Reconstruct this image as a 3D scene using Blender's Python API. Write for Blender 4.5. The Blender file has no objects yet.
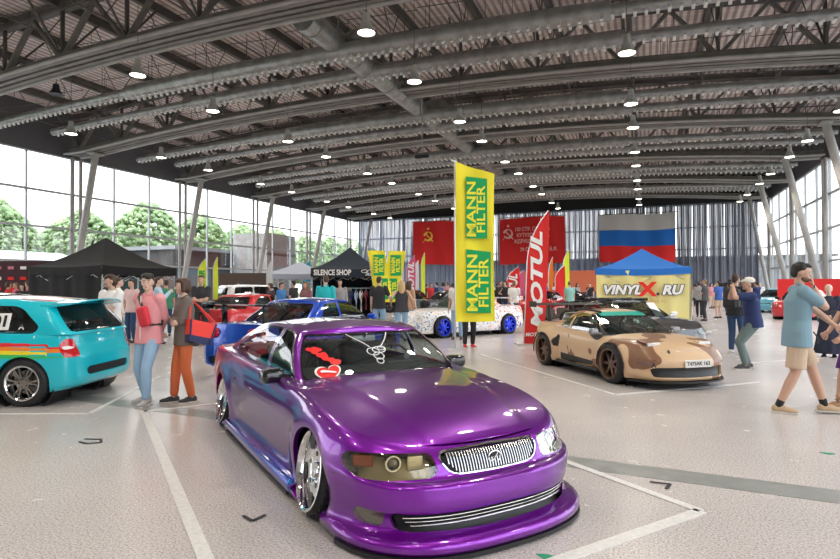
import bpy, math, random
import numpy as np
from mathutils import Vector, Matrix, Euler
random.seed(7)
R = math.radians
PI = math.pi
SC = bpy.context.scene
COL = SC.collection

# ------------------------------------------------------------ materials
_M = {}
def mat(name, col=(.5, .5, .5), rough=.5, metal=0., coat=0., emit=None, es=1., trans=0., spec=.5, ior=1.45, crough=.03):
    if name in _M: return _M[name]
    m = bpy.data.materials.new(name); m.use_nodes = True
    b = m.node_tree.nodes['Principled BSDF']
    b.inputs['Base Color'].default_value = (*col, 1)
    b.inputs['Roughness'].default_value = rough
    b.inputs['Metallic'].default_value = metal
    b.inputs['Coat Weight'].default_value = coat
    b.inputs['Coat Roughness'].default_value = crough
    b.inputs['Specular IOR Level'].default_value = spec
    b.inputs['IOR'].default_value = ior
    if emit:
        b.inputs['Emission Color'].default_value = (*emit, 1); b.inputs['Emission Strength'].default_value = es
    if trans: b.inputs['Transmission Weight'].default_value = trans
    m.diffuse_color = (*col, 1)
    _M[name] = m
    return m

class NT:
    """small helper to write node trees"""
    def __init__(s, m): s.m = m; s.t = m.node_tree; s.b = s.t.nodes.get('Principled BSDF')
    def n(s, typ, **kw):
        nd = s.t.nodes.new(typ)
        for k, v in kw.items():
            if k.startswith('i_'):
                key = k[2:]
                nd.inputs[int(key) if key.isdigit() else key.replace('_', ' ')].default_value = v
            else: setattr(nd, k, v)
        return nd
    def l(s, a, ao, b, bi): s.t.links.new(a.outputs[ao], b.inputs[bi])
    def ramp(s, src, so, stops, interp='LINEAR'):
        r = s.n('ShaderNodeValToRGB'); r.color_ramp.interpolation = interp
        e = r.color_ramp.elements
        while len(e) > 1: e.remove(e[-1])
        e[0].position = stops[0][0]; e[0].color = (*stops[0][1], 1)
        for p, c in stops[1:]:
            q = e.new(p); q.color = (*c, 1)
        s.l(src, so, r, 0); return r

def glass(name, tint=(.9, .95, .95), refl=.12, rough=.0, edge=.75):
    """thin pane: lets light through, mirrors a little more at grazing angles"""
    if name in _M: return _M[name]
    m = bpy.data.materials.new(name); m.use_nodes = True; t = m.node_tree; t.nodes.clear(); N = NT(m)
    o = N.n('ShaderNodeOutputMaterial'); mx = N.n('ShaderNodeMixShader')
    tr = N.n('ShaderNodeBsdfTransparent'); tr.inputs[0].default_value = (*tint, 1)
    gl = N.n('ShaderNodeBsdfGlossy'); gl.inputs['Roughness'].default_value = rough; gl.inputs[0].default_value = (1, 1, 1, 1)
    lw = N.n('ShaderNodeLayerWeight'); lw.inputs[0].default_value = .35
    ma = N.n('ShaderNodeMath', operation='MULTIPLY_ADD'); ma.inputs[1].default_value = edge; ma.inputs[2].default_value = refl
    ma.use_clamp = True
    N.l(lw, 'Facing', ma, 0)
    pw = N.n('ShaderNodeMath', operation='POWER'); pw.inputs[1].default_value = 1.6; N.l(lw, 'Facing', pw, 0); N.l(pw, 0, ma, 0)
    N.l(ma, 0, mx, 0); N.l(tr, 0, mx, 1); N.l(gl, 0, mx, 2); N.l(mx, 0, o, 0)
    _M[name] = m
    return m

# ------------------------------------------------------------ mesh builder
class MB:
    def __init__(s): s.v = []; s.f = []; s.mi = []
    def add(s, vs, fs, mi=0):
        o = len(s.v); s.v += [tuple(p) for p in vs]; s.f += [tuple(i + o for i in f) for f in fs]; s.mi += [mi] * len(fs)
        return s
    def box(s, c, d, rot=None, mi=0, taper=1.):
        x, y, z = d[0] / 2, d[1] / 2, d[2] / 2
        P = [Vector((a * x * (taper if k > 0 else 1), b * y * (taper if k > 0 else 1), k * z)) for k in (-1, 1) for a, b in ((-1, -1), (1, -1), (1, 1), (-1, 1))]
        if rot is not None:
            M_ = rot if isinstance(rot, Matrix) else Euler(rot).to_matrix()
            P = [M_ @ p for p in P]
        c = Vector(c)
        return s.add([p + c for p in P], [(3, 2, 1, 0), (4, 5, 6, 7), (0, 1, 5, 4), (1, 2, 6, 5), (2, 3, 7, 6), (3, 0, 4, 7)], mi)
    def tube(s, pts, r, n=10, cap=True, mi=0, closed=False, flat=1., up=None):
        fl = flat if isinstance(flat, (list, tuple)) else None
        pts = [Vector(p) for p in pts]; m = len(pts)
        rs = r if isinstance(r, (list, tuple)) else [r] * m
        vs = []; prev = None
        for i, p in enumerate(pts):
            if closed: d = pts[(i + 1) % m] - pts[i - 1]
            else: d = pts[min(i + 1, m - 1)] - pts[max(i - 1, 0)]
            if d.length < 1e-9: d = Vector((0, 0, 1))
            d.normalize()
            if prev is None:
                a = Vector(up) if up else (Vector((0, 0, 1)) if abs(d.z) < .9 else Vector((1, 0, 0)))
            else: a = prev
            u = (a - d * a.dot(d))
            if u.length < 1e-6: u = d.orthogonal()
            u.normalize(); w = d.cross(u); prev = u
            for k in range(n):
                t = 2 * PI * k / n
                vs.append(p + u * (math.cos(t) * rs[i]) + w * (math.sin(t) * rs[i] * (fl[i] if fl else flat)))
        fs = []
        for i in range(m if closed else m - 1):
            j = (i + 1) % m
            for k in range(n):
                k2 = (k + 1) % n
                fs.append((i * n + k, i * n + k2, j * n + k2, j * n + k))
        if cap and not closed:
            fs.append(tuple(range(n))[::-1]); fs.append(tuple((m - 1) * n + k for k in range(n)))
        return s.add(vs, fs, mi)
    def bar(s, a, b, w, h, mi=0):
        a = Vector(a); b = Vector(b); d = b - a; L = d.length; d.normalize()
        up = Vector((0, 0, 1)) if abs(d.z) < .95 else Vector((1, 0, 0))
        sd = d.cross(up).normalized(); u = sd.cross(d)
        P = []
        for q in (a, b):
            for x, y in ((-1, -1), (1, -1), (1, 1), (-1, 1)): P.append(q + sd * (x * w / 2) + u * (y * h / 2))
        return s.add(P, [(3, 2, 1, 0), (4, 5, 6, 7), (0, 1, 5, 4), (1, 2, 6, 5), (2, 3, 7, 6), (3, 0, 4, 7)], mi)
    def lathe(s, prof, axis='z', c=(0, 0, 0), n=32, mi=0, closed=False):
        vs = []; m = len(prof)
        for (r, h) in prof:
            for k in range(n):
                t = 2 * PI * k / n; a, b = r * math.cos(t), r * math.sin(t)
                p = (a, b, h) if axis == 'z' else ((a, h, b) if axis == 'y' else (h, a, b))
                vs.append((p[0] + c[0], p[1] + c[1], p[2] + c[2]))
        fs = []
        for i in range(m if closed else m - 1):
            j = (i + 1) % m
            for k in range(n): fs.append((i * n + k, i * n + (k + 1) % n, j * n + (k + 1) % n, j * n + k))
        return s.add(vs, fs, mi)
    def prism(s, poly, z0, z1, fn=None, mi=0):
        """poly: 2D outline; fn maps (x,y,z)->3D"""
        fn = fn or (lambda x, y, z: (x, y, z)); n = len(poly)
        vs = [fn(x, y, z0) for x, y in poly] + [fn(x, y, z1) for x, y in poly]
        fs = [tuple(range(n))[::-1], tuple(range(n, 2 * n))] + [(i, (i + 1) % n, n + (i + 1) % n, n + i) for i in range(n)]
        return s.add(vs, fs, mi)
    def quad(s, a, b, c, d, mi=0): return s.add([a, b, c, d], [(0, 1, 2, 3)], mi)
    def grid(s, fn, nu, nv, mi=0):
        vs = [fn(i / nu, j / nv) for j in range(nv + 1) for i in range(nu + 1)]
        w = nu + 1
        return s.add(vs, [(j * w + i, j * w + i + 1, (j + 1) * w + i + 1, (j + 1) * w + i) for j in range(nv) for i in range(nu)], mi)
    def ell(s, c, r, nu=16, nv=10, rot=None, mi=0):
        M_ = Euler(rot).to_matrix() if rot is not None else Matrix.Identity(3); c = Vector(c); vs = []; fs = []
        for j in range(nv + 1):
            ph = PI * j / nv
            for i in range(nu):
                t = 2 * PI * i / nu
                vs.append(M_ @ Vector((r[0] * math.sin(ph) * math.cos(t), r[1] * math.sin(ph) * math.sin(t), r[2] * math.cos(ph))) + c)
        for j in range(nv):
            for i in range(nu):
                i2 = (i + 1) % nu
                fs.append((j * nu + i, (j + 1) * nu + i, (j + 1) * nu + i2, j * nu + i2))
        return s.add(vs, fs, mi)
    def mesh(s, name, mats, smooth=False, ang=None):
        me = bpy.data.meshes.new(name); me.from_pydata(s.v, [], s.f)
        mats = mats if isinstance(mats, (list, tuple)) else [mats]
        for m in mats: me.materials.append(m)
        if len(mats) > 1: me.polygons.foreach_set('material_index', s.mi)
        if smooth:
            me.polygons.foreach_set('use_smooth', [True] * len(me.polygons))
            if ang: me.set_sharp_from_angle(angle=R(ang))
        me.update(); me.validate()
        return me
    def build(s, name, mats, parent=None, smooth=False, ang=35, bevel=0):
        me = s.mesh(name, mats, smooth, ang)
        o = bpy.data.objects.new(name, me); COL.objects.link(o)
        if parent: o.parent = parent
        if bevel:
            b = o.modifiers.new('b', 'BEVEL'); b.width = bevel; b.segments = 2; b.limit_method = 'ANGLE'
        return o

def tag(o, label=None, cat=None, group=None, kind=None):
    if label: o['label'] = label
    if cat: o['category'] = cat
    if group: o['group'] = group
    if kind: o['kind'] = kind
    return o
def empty(name, loc=(0, 0, 0), rz=0, label=None, cat=None, group=None):
    o = bpy.data.objects.new(name, None); COL.objects.link(o); o.empty_display_size = .2
    o.location = loc; o.rotation_euler = (0, 0, rz)
    return tag(o, label, cat, group)
def kids(o): return [c for c in bpy.data.objects if c.parent == o]
def copy_tree(o, parent=None, tree=None):
    c = o.copy(); COL.objects.link(c); c.parent = parent
    for ch in kids(o): copy_tree(ch, c)
    return c
def text_mesh(txt, size, mt, parent=None, name='lettering', extrude=.004, shear=0, bold=0., sx=1., mtx=None, spacing=1.):
    """lettering as a mesh; mtx places it (text runs along local x, up local y)"""
    cu = bpy.data.curves.new('t', 'FONT'); cu.body = txt; cu.size = size; cu.align_x = 'CENTER'; cu.align_y = 'CENTER'
    cu.extrude = extrude; cu.shear = shear; cu.offset = bold; cu.space_character = spacing; cu.resolution_u = 3
    t = bpy.data.objects.new('t', cu); COL.objects.link(t)
    dg = bpy.context.evaluated_depsgraph_get()
    me = bpy.data.meshes.new_from_object(t.evaluated_get(dg)); bpy.data.objects.remove(t)
    me.name = name; me.materials.clear(); me.materials.append(mt)
    if sx != 1.: me.transform(Matrix.Diagonal((sx, 1, 1, 1)))
    if mtx is not None: me.transform(mtx)
    o = bpy.data.objects.new(name, me); COL.objects.link(o)
    if parent: o.parent = parent
    return o
def frame(o, x, y):
    """matrix with origin o, local x and y axes"""
    x = Vector(x).normalized(); y = Vector(y); y = (y - x * x.dot(y)).normalized(); z = x.cross(y)
    m = Matrix((x, y, z)).transposed().to_4x4(); m.translation = Vector(o); return m

# ------------------------------------------------------------ camera
cam = bpy.data.cameras.new('camera'); co = bpy.data.objects.new('camera', cam); COL.objects.link(co)
cam.sensor_width = 36; cam.lens = 571.87 / 840 * 36; cam.clip_end = 600; cam.clip_start = .05
co.matrix_world = Matrix.Translation((0, 0, 1.5)) @ Matrix.Rotation(.37594, 4, 'Z') @ Matrix.Rotation(PI / 2 + .01243, 4, 'X') @ Matrix.Rotation(-.00275, 4, 'Z')
SC.camera = co
SC.view_settings.view_transform = 'Standard'; SC.view_settings.look = 'None'; SC.view_settings.gamma = 1
SC.view_settings.use_curve_mapping = False
SC.view_settings.exposure = 1.3
try:
    SC.cycles.use_denoising = True; SC.cycles.sample_clamp_indirect = 6; SC.cycles.max_bounces = 8
    SC.cycles.transparent_max_bounces = 24; SC.cycles.caustics_reflective = False; SC.cycles.caustics_refractive = False
except Exception: pass
# ------------------------------------------------------------ the hall
XW, XE, YN, YS = -34., 11.05, 64., -14.
XC = -11.45
def arch(x): return 1.05 * max(0, 1 - ((x - XC) / 20.5) ** 2)
TR_Y = [-1.7, 7.3, 16.3, 25.3, 34.3, 43.3, 52.3, 61.3]
ZC = 9.7
def deck(x): return 12.5 + arch(x) * 1.1

def noisy(name, c1, c2, scale, rough, r2=None, metal=0, detail=3, bump=0):
    if name in _M: return _M[name]
    m = mat(name, c1, rough, metal); N = NT(m)
    tc = N.n('ShaderNodeTexCoord'); nz = N.n('ShaderNodeTexNoise', i_Scale=scale, i_Detail=float(detail)); N.l(tc, 'Object', nz, 'Vector')
    r = N.ramp(nz, 'Fac', [(.35, c1), (.65, c2)]); N.l(r, 0, N.b, 'Base Color')
    if bump:
        b = N.n('ShaderNodeBump', i_Strength=bump, i_Distance=.02); N.l(nz, 'Fac', b, 'Height'); N.l(b, 0, N.b, 'Normal')
    return m

# floor: sealed pinkish grey concrete with a fine dark and light speckle
fm = mat('concrete_floor', (.5, .45, .44), .2, spec=.5); N = NT(fm)
tc = N.n('ShaderNodeTexCoord')
n1 = N.n('ShaderNodeTexNoise', i_Scale=75., i_Detail=2.); N.l(tc, 'Object', n1, 'Vector')
n2 = N.n('ShaderNodeTexNoise', i_Scale=.55, i_Detail=5.); N.l(tc, 'Object', n2, 'Vector')
r1 = N.ramp(n1, 'Fac', [(.3, (.28, .255, .25)), (.44, (.52, .485, .475)), (.56, (.60, .56, .55)), (.7, (.74, .71, .70))])
r2 = N.ramp(n2, 'Fac', [(.3, (.84, .84, .85)), (.7, (1.04, 1.02, 1.02))])
mx = N.n('ShaderNodeMix', data_type='RGBA', blend_type='MULTIPLY'); mx.inputs[0].default_value = 1
N.l(r1, 0, mx, 6); N.l(r2, 0, mx, 7); N.l(mx, 2, N.b, 'Base Color')
n3 = N.n('ShaderNodeTexNoise', i_Scale=3., i_Detail=6.); N.l(tc, 'Object', n3, 'Vector')
mr = N.n('ShaderNodeMapRange'); mr.inputs[3].default_value = .22; mr.inputs[4].default_value = .30; N.l(n3, 'Fac', mr, 0); N.l(mr, 0, N.b, 'Roughness')
o = MB().box(((XW + XE) / 2, (YN + YS) / 2, -.1), (XE - XW, YN - YS, .2)).build('floor', fm); tag(o, kind='structure')

# paint and drain strip on the floor (thin, each its own object)
linem = noisy('worn_line_paint', (.62, .61, .60), (.74, .73, .72), 30, .35)
def stripe(a, b, w, name='painted_line', m=linem, z=.006, label=None, cat=None, group=None, ext=0):
    a = Vector((*a, 0)); b = Vector((*b, 0)); d = (b - a).normalized(); s = Vector((-d.y, d.x, 0)) * w / 2; a -= d * ext; b += d * ext
    mb = MB(); mb.prism([(p.x, p.y) for p in (a - s, b - s, b + s, a + s)], 0.0005, z)
    o = mb.build(name, m); return tag(o, label, cat, group)
G = 'painted parking bay lines'
P1, P2, P3, P4 = (.33, 4.24), (-3.84, 7.58), (-5.65, 5.22), (-1.46, 1.87)
stripe(P3, P4, .085, label='white floor line running from the pink shirt person toward the camera', cat='floor line', group=G, ext=.04)
stripe(P1, P4, .085, label='white floor line across in front of the purple car bumper', cat='floor line', group=G)
stripe(P1, P2, .07, label='white floor line along the far side of the purple car', cat='floor line', group=G)
stripe(P2, P3, .07, label='white floor line behind the purple car tail', cat='floor line', group=G)
stripe((-.4, 8.34), (-3.39, 12.2), .07, label='white floor line along the near side of the camouflage car', cat='floor line', group=G)
stripe((-.4, 8.34), (1.65, 10.23), .07, label='white floor line in front of the camouflage car nose', cat='floor line', group=G)
stripe((-6.16, 4.89), (-9.4, 3.61), .06, label='faint white floor line beside the turquoise hatchback wheel', cat='floor line', group=G)
stripe((-6.16, 4.89), (-7.6, 7.35), .06, label='faint white floor line behind the turquoise hatchback tail', cat='floor line', group=G)
stripe((1.8, 12.6), (6.5, 16.9), .07, label='white floor line beyond the photographer in the white cap', cat='floor line', group=G)
sm_ = noisy('drain_cover_concrete', (.235, .245, .24), (.30, .31, .30), 6, .3)
stripe((-12, 5.95), (9, 4.26), .31, 'floor_channel_cover', sm_, z=.003, label='grey channel cover strip set across the floor', cat='channel cover')
dk = mat('black_tape', (.02, .02, .03), .5)
def tape(pts, label):
    mb = MB()
    for a, b in zip(pts, pts[1:]): 
        a = Vector((*a, 0)); b = Vector((*b, 0)); d = (b - a).normalized(); s = Vector((-d.y, d.x, 0)) * .012
        mb.prism([(p.x, p.y) for p in (a - s, b - s, b + s, a + s)], 0.0065, .009)
    tag(mb.build('tape_mark', dk), label, 'tape mark')
tape([(-2.46, 3.07), (-2.35, 3.02), (-2.33, 3.13)], 'black tape corner mark on the floor left of the purple car')
tape([(.02, 4.72), (.16, 4.72), (.13, 4.6)], 'black tape corner mark on the floor right of the purple car nose')
tape([(-5.16, 4.05), (-5.0, 4.1), (-4.9, 4.02), (-5.0, 3.94), (-5.12, 3.96)], 'dark ring mark on the floor near the turquoise car')
gp = mat('green_paint', (.0, .28, .13), .5)
for (x, y, l) in ((1.5, 6.1, 'small green paint splash on the floor at the far right'), (-.52, 3.22, 'small green paint splash by the purple bumper lip')):
    tag(MB().prism([(x + .05 * math.cos(t) * (1 + .4 * math.sin(3 * t)), y + .03 * math.sin(t)) for t in np.linspace(0, 2 * PI, 12)[:-1]], .0005, .003).build('paint_splash', gp), l, 'paint splash')

# ceiling deck: profiled pinkish brown sheets under the roof
cm = mat('roof_deck', (.2, .16, .15), .7); N = NT(cm)
tc = N.n('ShaderNodeTexCoord')
w1 = N.n('ShaderNodeTexWave', i_Scale=1.05, wave_type='BANDS', bands_direction='X', wave_profile='SIN'); N.l(tc, 'Object', w1, 'Vector')
w2 = N.n('ShaderNodeTexBrick', i_Scale=1.0); w2.inputs['Mortar Size'].default_value = .035; w2.inputs['Brick Width'].default_value = 1.5; w2.inputs['Row Height'].default_value = .75
w2.inputs['Color1'].default_value = (.76, .64, .59, 1); w2.inputs['Color2'].default_value = (.66, .55, .51, 1); w2.inputs['Mortar'].default_value = (.85, .78, .74, 1)
N.l(tc, 'Object', w2, 'Vector')
r = N.ramp(w1, 'Fac', [(.25, (.5, .48, .47)), (.6, (1, 1, 1))])
mx = N.n('ShaderNodeMix', data_type='RGBA', blend_type='MULTIPLY'); mx.inputs[0].default_value = 1
N.l(w2, 0, mx, 6); N.l(r, 0, mx, 7); N.l(mx, 2, N.b, 'Base Color')
mb = MB(); n = 30; top = []; bot = []
xs = np.linspace(XW - .3, XE + .3, n + 1)
for a, b in zip(xs, xs[1:]):
    mb.add([(a, YS, deck(a)), (b, YS, deck(b)), (b, YN + .3, deck(b)), (a, YN + .3, deck(a)), (a, YS, deck(a) + .25), (b, YS, deck(b) + .25), (b, YN + .3, deck(b) + .25), (a, YN + .3, deck(a) + .25)],
           [(0, 3, 2, 1), (4, 5, 6, 7), (0, 1, 5, 4), (1, 2, 6, 5), (2, 3, 7, 6), (3, 0, 4, 7)])
tag(mb.build('ceiling', cm), kind='structure')

steel = noisy('painted_steel', (.14, .13, .118), (.19, .175, .16), 2, .5)
steel_d = mat('dark_steel', (.11, .10, .093), .6)
steel_l = noisy('light_grey_steel', (.30, .285, .27), (.38, .36, .345), 1.5, .38)
galv = noisy('galvanised_duct', (.27, .27, .265), (.38, .38, .375), 2.5, .38, metal=.55)
white_dot = mat('nozzle_metal', (.72, .70, .67), .35, .1)

# roof trusses
def truss_parts(root):
    nx = 40; xs = np.linspace(XW + .6, XE - .5, nx + 1)
    mb = MB()
    for off in (-.34, 0, .34):      # three plates of the bottom chord
        P = [(x, off, ZC + .12 + arch(x)) for x in xs]
        for a, b in zip(P, P[1:]): mb.bar(a, b, .2, .14)
        P = [(x, off, ZC + .3 + arch(x)) for x in xs]
        for a, b in zip(P, P[1:]): mb.bar(a, b, .07, .2)
    mb.build('bottom_chord', steel, root)
    mb = MB(); mb.tube([(x, -.58, ZC + .06 + arch(x)) for x in xs], .075, 8); mb.tube([(x, .58, ZC + .05 + arch(x)) for x in xs], .085, 8)
    mb.build('chord_pipe', steel_l, root, True)
    mb = MB(); P = [(x, 0, deck(x) - .35) for x in xs]
    for a, b in zip(P, P[1:]): mb.bar(a, b, .4, .3)
    mb.build('top_chord', steel_d, root)
    n = 12; xs = np.linspace(XW + 1.2, XE - 1.2, n + 1)
    for i, (a, b) in enumerate(zip(xs, xs[1:])):
        m_ = (a + b) / 2
        for off in (-.3, .3):
            pass
        MB().bar((a, 0, ZC + .35 + arch(a)), (m_, 0, deck(m_) - .5), .2, .13).build('diagonal_brace', steel, root)
        MB().bar((m_, 0, deck(m_) - .5), (b, 0, ZC + .35 + arch(b)), .2, .13).build('diagonal_brace', steel, root)
    for x in xs:
        mb = MB()
        mb.bar((x, 0, ZC + .3 + arch(x)), (x, 0, deck(x) - .4), .12, .12)
        for k in (-1, 1): mb.bar((x, 0, ZC + .5 + arch(x)), (x, k * 1.7, deck(x) - .35), .07, .07)
        mb.build('post', steel_d, root)
seen = [Y for Y in TR_Y if Y > 5]
ords = {7.3: 'nearest', 16.3: 'second', 25.3: 'third', 34.3: 'fourth', 43.3: 'fifth', 52.3: 'sixth', 61.3: 'seventh'}
first = None
for Y in seen:
    lab = 'grey steel roof truss spanning the hall, %s one from the camera' % ords[Y]
    if first is None:
        first = empty('roof_truss', (0, Y, 0), 0, lab, 'roof truss', 'roof trusses'); truss_parts(first)
    else:
        c = copy_tree(first); c.location = (0, Y, 0); c['label'] = lab
# purlins along the hall, bracing grids
for i, x in enumerate(np.arange(XW + 2.4, XE - 1, 3.1)):
    mb = MB(); z = deck(x) - .2
    mb.bar((x, YS + .2, z), (x, YN - .1, z), .22, .36)
    o = mb.build('roof_purlin', steel_d)
    tag(o, 'dark steel purlin running lengthwise under the roof deck', 'purlin', 'roof purlins')
    mb = MB()
    for Y in np.arange(8.8, YN - 4, 3.0):
        mb.tube([(x, Y, z - .15), (x + .1, Y + .9, z - 1.5)], .022, 5); mb.tube([(x + .1, Y + .9, z - 1.5), (x, Y + 1.8, z - .15)], .022, 5)
        mb.tube([(x - 1.5, Y, z - .9), (x + 1.5, Y + .3, z - .9)], .018, 5)
    mb.tube([(x + .1, YS + 1, z - 1.5), (x + .1, YN - 1, z - 1.5)], .03, 6)
    mb.build('bracing_rods', steel_d, o)
# services: cable trays and thin pipes across the bays
for Y in np.arange(9.8, YN - 3, 9):
    for dy, zz in ((0, 11.2), (3.9, 11.5), (6.2, 11.9)):
        mb = MB(); xs = np.linspace(XW + 1, XE - 1, 24)
        mb.tube([(x, Y + dy, zz + arch(x)) for x in xs], .035, 6)
        for x in xs: mb.tube([(x, Y + dy, zz + arch(x)), (x, Y + dy, deck(x))], .012, 4)
        tag(mb.build('service_pipe', steel_d), 'thin dark service pipe hung across a roof bay', 'pipe', 'service pipes under the roof')

# ventilation ducts
def duct(Y, rz0, big, small, z0, lab):
    root = empty('air_duct', (0, Y, 0), 0, lab, 'air duct', 'ventilation ducts')
    def zz(x): return z0 + arch(x) * .62
    def run(a, b, r, nm):
        mb = MB(); xs = np.linspace(a, b, 18)
        mb.tube([(x, 0, zz(x)) for x in xs], r, 16)
        for x in xs[::2]: mb.tube([(x - .04, 0, zz(x)), (x + .04, 0, zz(x))], r + .012, 16)
        mb.build(nm, galv, root, True, 40)
    run(-22 + rz0, -1 + rz0 * .3, big, 'duct_body'); run(XW + 2.6 + rz0 * .5, -22 + rz0, small, 'duct_branch'); run(-1 + rz0 * .3, XE - 1.2, small, 'duct_branch')
    mb = MB()
    for x in np.arange(XW + 2.8 + rz0 * .5, XE - 1.2, .34):
        r = big if -22 + rz0 < x < -1 + rz0 * .3 else small
        for k in (-1, 1):
            mb.box((x, k * r * .55, zz(x) - r * .96), (.085, .07, .15), (k * .5, 0, 0), taper=1.5)
    mb.build('nozzle_row', white_dot, root)['kind'] = 'stuff'
    for x in np.arange(XW + 4, XE - 1, 3.1):
        MB().tube([(x, 0, zz(x)), (x, 0, deck(x) - .05)], .015, 5).build('hanger_rod', steel_d, root)
duct(10.4, 0, .34, .2, 10.1, 'galvanised air duct with nozzle rows nearest the camera overhead')
nm_ = ['third', 'fourth', 'fifth', 'sixth', 'seventh', 'eighth']
for i, Y in enumerate(TR_Y[2:-1]):
    duct(Y + 3.2, 0, .33, .2, 10.0, 'air duct with nozzle rows, nearer of the pair behind the %s truss' % ords[Y])
    duct(Y + 5.9, 1.2, .30, .19, 10.15, 'air duct with nozzle rows, farther of the pair behind the %s truss' % ords[Y])
root = empty('main_air_duct', (-11.2, 17.2, 11.0), 0, 'large round galvanised main duct running lengthwise down the hall centre', 'air duct')
mb = MB(); mb.tube([(0, y, 0) for y in np.linspace(0, 44, 30)], .44, 20)
mb.build('duct_body', galv, root, True, 40)
for y in np.arange(.6, 44, 1.6): MB().tube([(0, y - .05, 0), (0, y + .05, 0)], .465, 20).build('joint_ring', galv, root, True, 40)
for y in np.arange(3, 44, 9):
    mb = MB()
    mb.tube([(0, y, .3), (.9, y - .5, .25), (1.8, y - .5, -.2)], [.32, .32, .32], 14)
    mb.tube([(-.3, y, .3), (-.3, y, 2.0)], .02, 5)
    mb.build('branch_elbow', galv, root, True, 40)

# pendant lamps (high bay): cable, housing, reflector, lit diffuser
alu = mat('lamp_aluminium', (.45, .44, .42), .4, .4)
glow = mat('lamp_diffuser', (1, .96, .85), .4, emit=(1, .93, .78), es=7.)
def pendant():
    root = empty('pendant_lamp', (0, 0, 0))
    MB().tube([(0, 0, .62), (0, 0, 3.4)], .012, 5).build('cable', steel_d, root)
    MB().lathe([(.0, .62), (.13, .6), (.14, .34), (.2, .3), (.21, .22)], n=20).build('housing', alu, root, True, 30)
    MB().lathe([(.2, .24), (.31, .02), (.325, .0), (.30, .012), (.19, .23)], n=24).build('reflector', alu, root, True, 30)
    MB().lathe([(.0, .0), (.15, .0), (.27, .02), (.295, .03)], n=24).build('diffuser', glow, root, True)
    return root
lamp0 = pendant(); k = 0
LX = [7.3, -.5, -8.3, -16.8, -25.2]
LY = [-3.2, 1.0, 6.0, 10.2, 15.2, 19.0, 24.4, 28.1, 33.3, 37.1, 42.3, 46.1, 51.3, 55.2]  # rows nearer than the visible ones are unseen, added to brighten the near floor
colw = ['rightmost', 'second from right', 'middle', 'second from left', 'leftmost']
roww = ['unseen overhead first behind the camera', 'unseen overhead second', 'unseen overhead third', 'unseen overhead fourth', 'nearest in view', 'second in view', 'third in view', 'fourth in view', 'fifth in view', 'sixth in view', 'seventh in view', 'eighth in view', 'ninth in view', 'farthest']
for i, x in enumerate(LX):
    for j, y in enumerate(LY):
        if i == 0 and j == 0: c = lamp0
        elif (i == 0 and j == 5) or (i == 4 and j == 4): continue
        else: c = copy_tree(lamp0)
        c.location = (x + (.6 if i == 2 else .2 if i == 0 else 0), y, (8.8 if j < 5 else 8.6) + arch(x) * .25); c.scale = (.85, .85, 1)
        tag(c, 'lit pendant lamp in the %s lengthwise row, %s' % (colw[i], roww[j]), 'pendant lamp', 'hanging hall lamps')
        if j % 2 == 0:
            L = bpy.data.lights.new('lamp_light', 'SPOT'); L.energy = 115; L.spot_size = R(150); L.spot_blend = .6; L.color = (1, .93, .8); L.shadow_soft_size = .28
            lo = bpy.data.objects.new('lamp_light', L); COL.objects.link(lo); lo.location = (0, 0, -.3); lo.parent = c
# dark unlit hanging spotlight
t = empty('hanging_speaker', (-24.3, 17.6, 10.05), 0, 'small black unlit fitting hanging at the upper left roof', 'fitting')
MB().lathe([(0, .5), (.12, .48), (.15, .25), (.3, .02), (.0, .06)], n=16).build('housing', dk, t, True, 30)
MB().tube([(0, 0, .4), (0, 0, 2.6)], .012, 5).build('cable', steel_d, t)
t = empty('hanging_rod', (-10.1, 25.9, 7.9), 0, 'thin white rod with a dark fitting hanging above the yellow banner', 'rod')
MB().tube([(0, 0, 0), (0, 0, 3.4)], .03, 6).build('rod', steel_l, t)
MB().box((0, 0, -.06), (.7, .12, .16)).build('fitting', dk, t)

# inclined columns
def strut(x0, x1, Y, lab):
    root = empty('inclined_column', (x1, Y, 0), 0, lab, 'column', 'inclined steel columns')
    m_ = MB(); m_.tube([(0, 0, .0), (x0 - x1, 0, ZC + .02)], .2, 16); m_.build('shaft', steel_l, root, True, 40)
    MB().lathe([(.36, 0), (.36, .05), (.24, .06), (.24, .25)], n=16).build('base_plate', steel_l, root, True, 30)
    MB().box((x0 - x1, 0, ZC + .0), (.5, .9, .1)).build('head_plate', steel_l, root)
for Y in TR_Y[3:-1]:
    strut(-31.4, -33.55, Y, 'inclined grey steel column at the left windows carrying the %s truss' % ords[Y])
    strut(8.5, 10.7, Y, 'inclined grey steel column at the right windows carrying the %s truss' % ords[Y])
strut(-31.4, -33.55, 16.3, 'inclined grey steel column at the left windows carrying the second truss')
# corner brace near the back wall on the right
t = MB(); t.tube([(9.3, 62.3, 9.7), (10.6, 60.3, 0)], .17, 12)
tag(t.build('inclined_column', steel_l, None, True), 'thin inclined steel column in the far right corner', 'column', 'inclined steel columns')
t = MB(); t.tube([(-31.0, 62.5, 9.7), (-32.6, 61.3, 0)], .17, 12)
tag(t.build('inclined_column', steel_l, None, True), 'thin inclined steel column in the far left corner', 'column', 'inclined steel columns')

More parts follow.
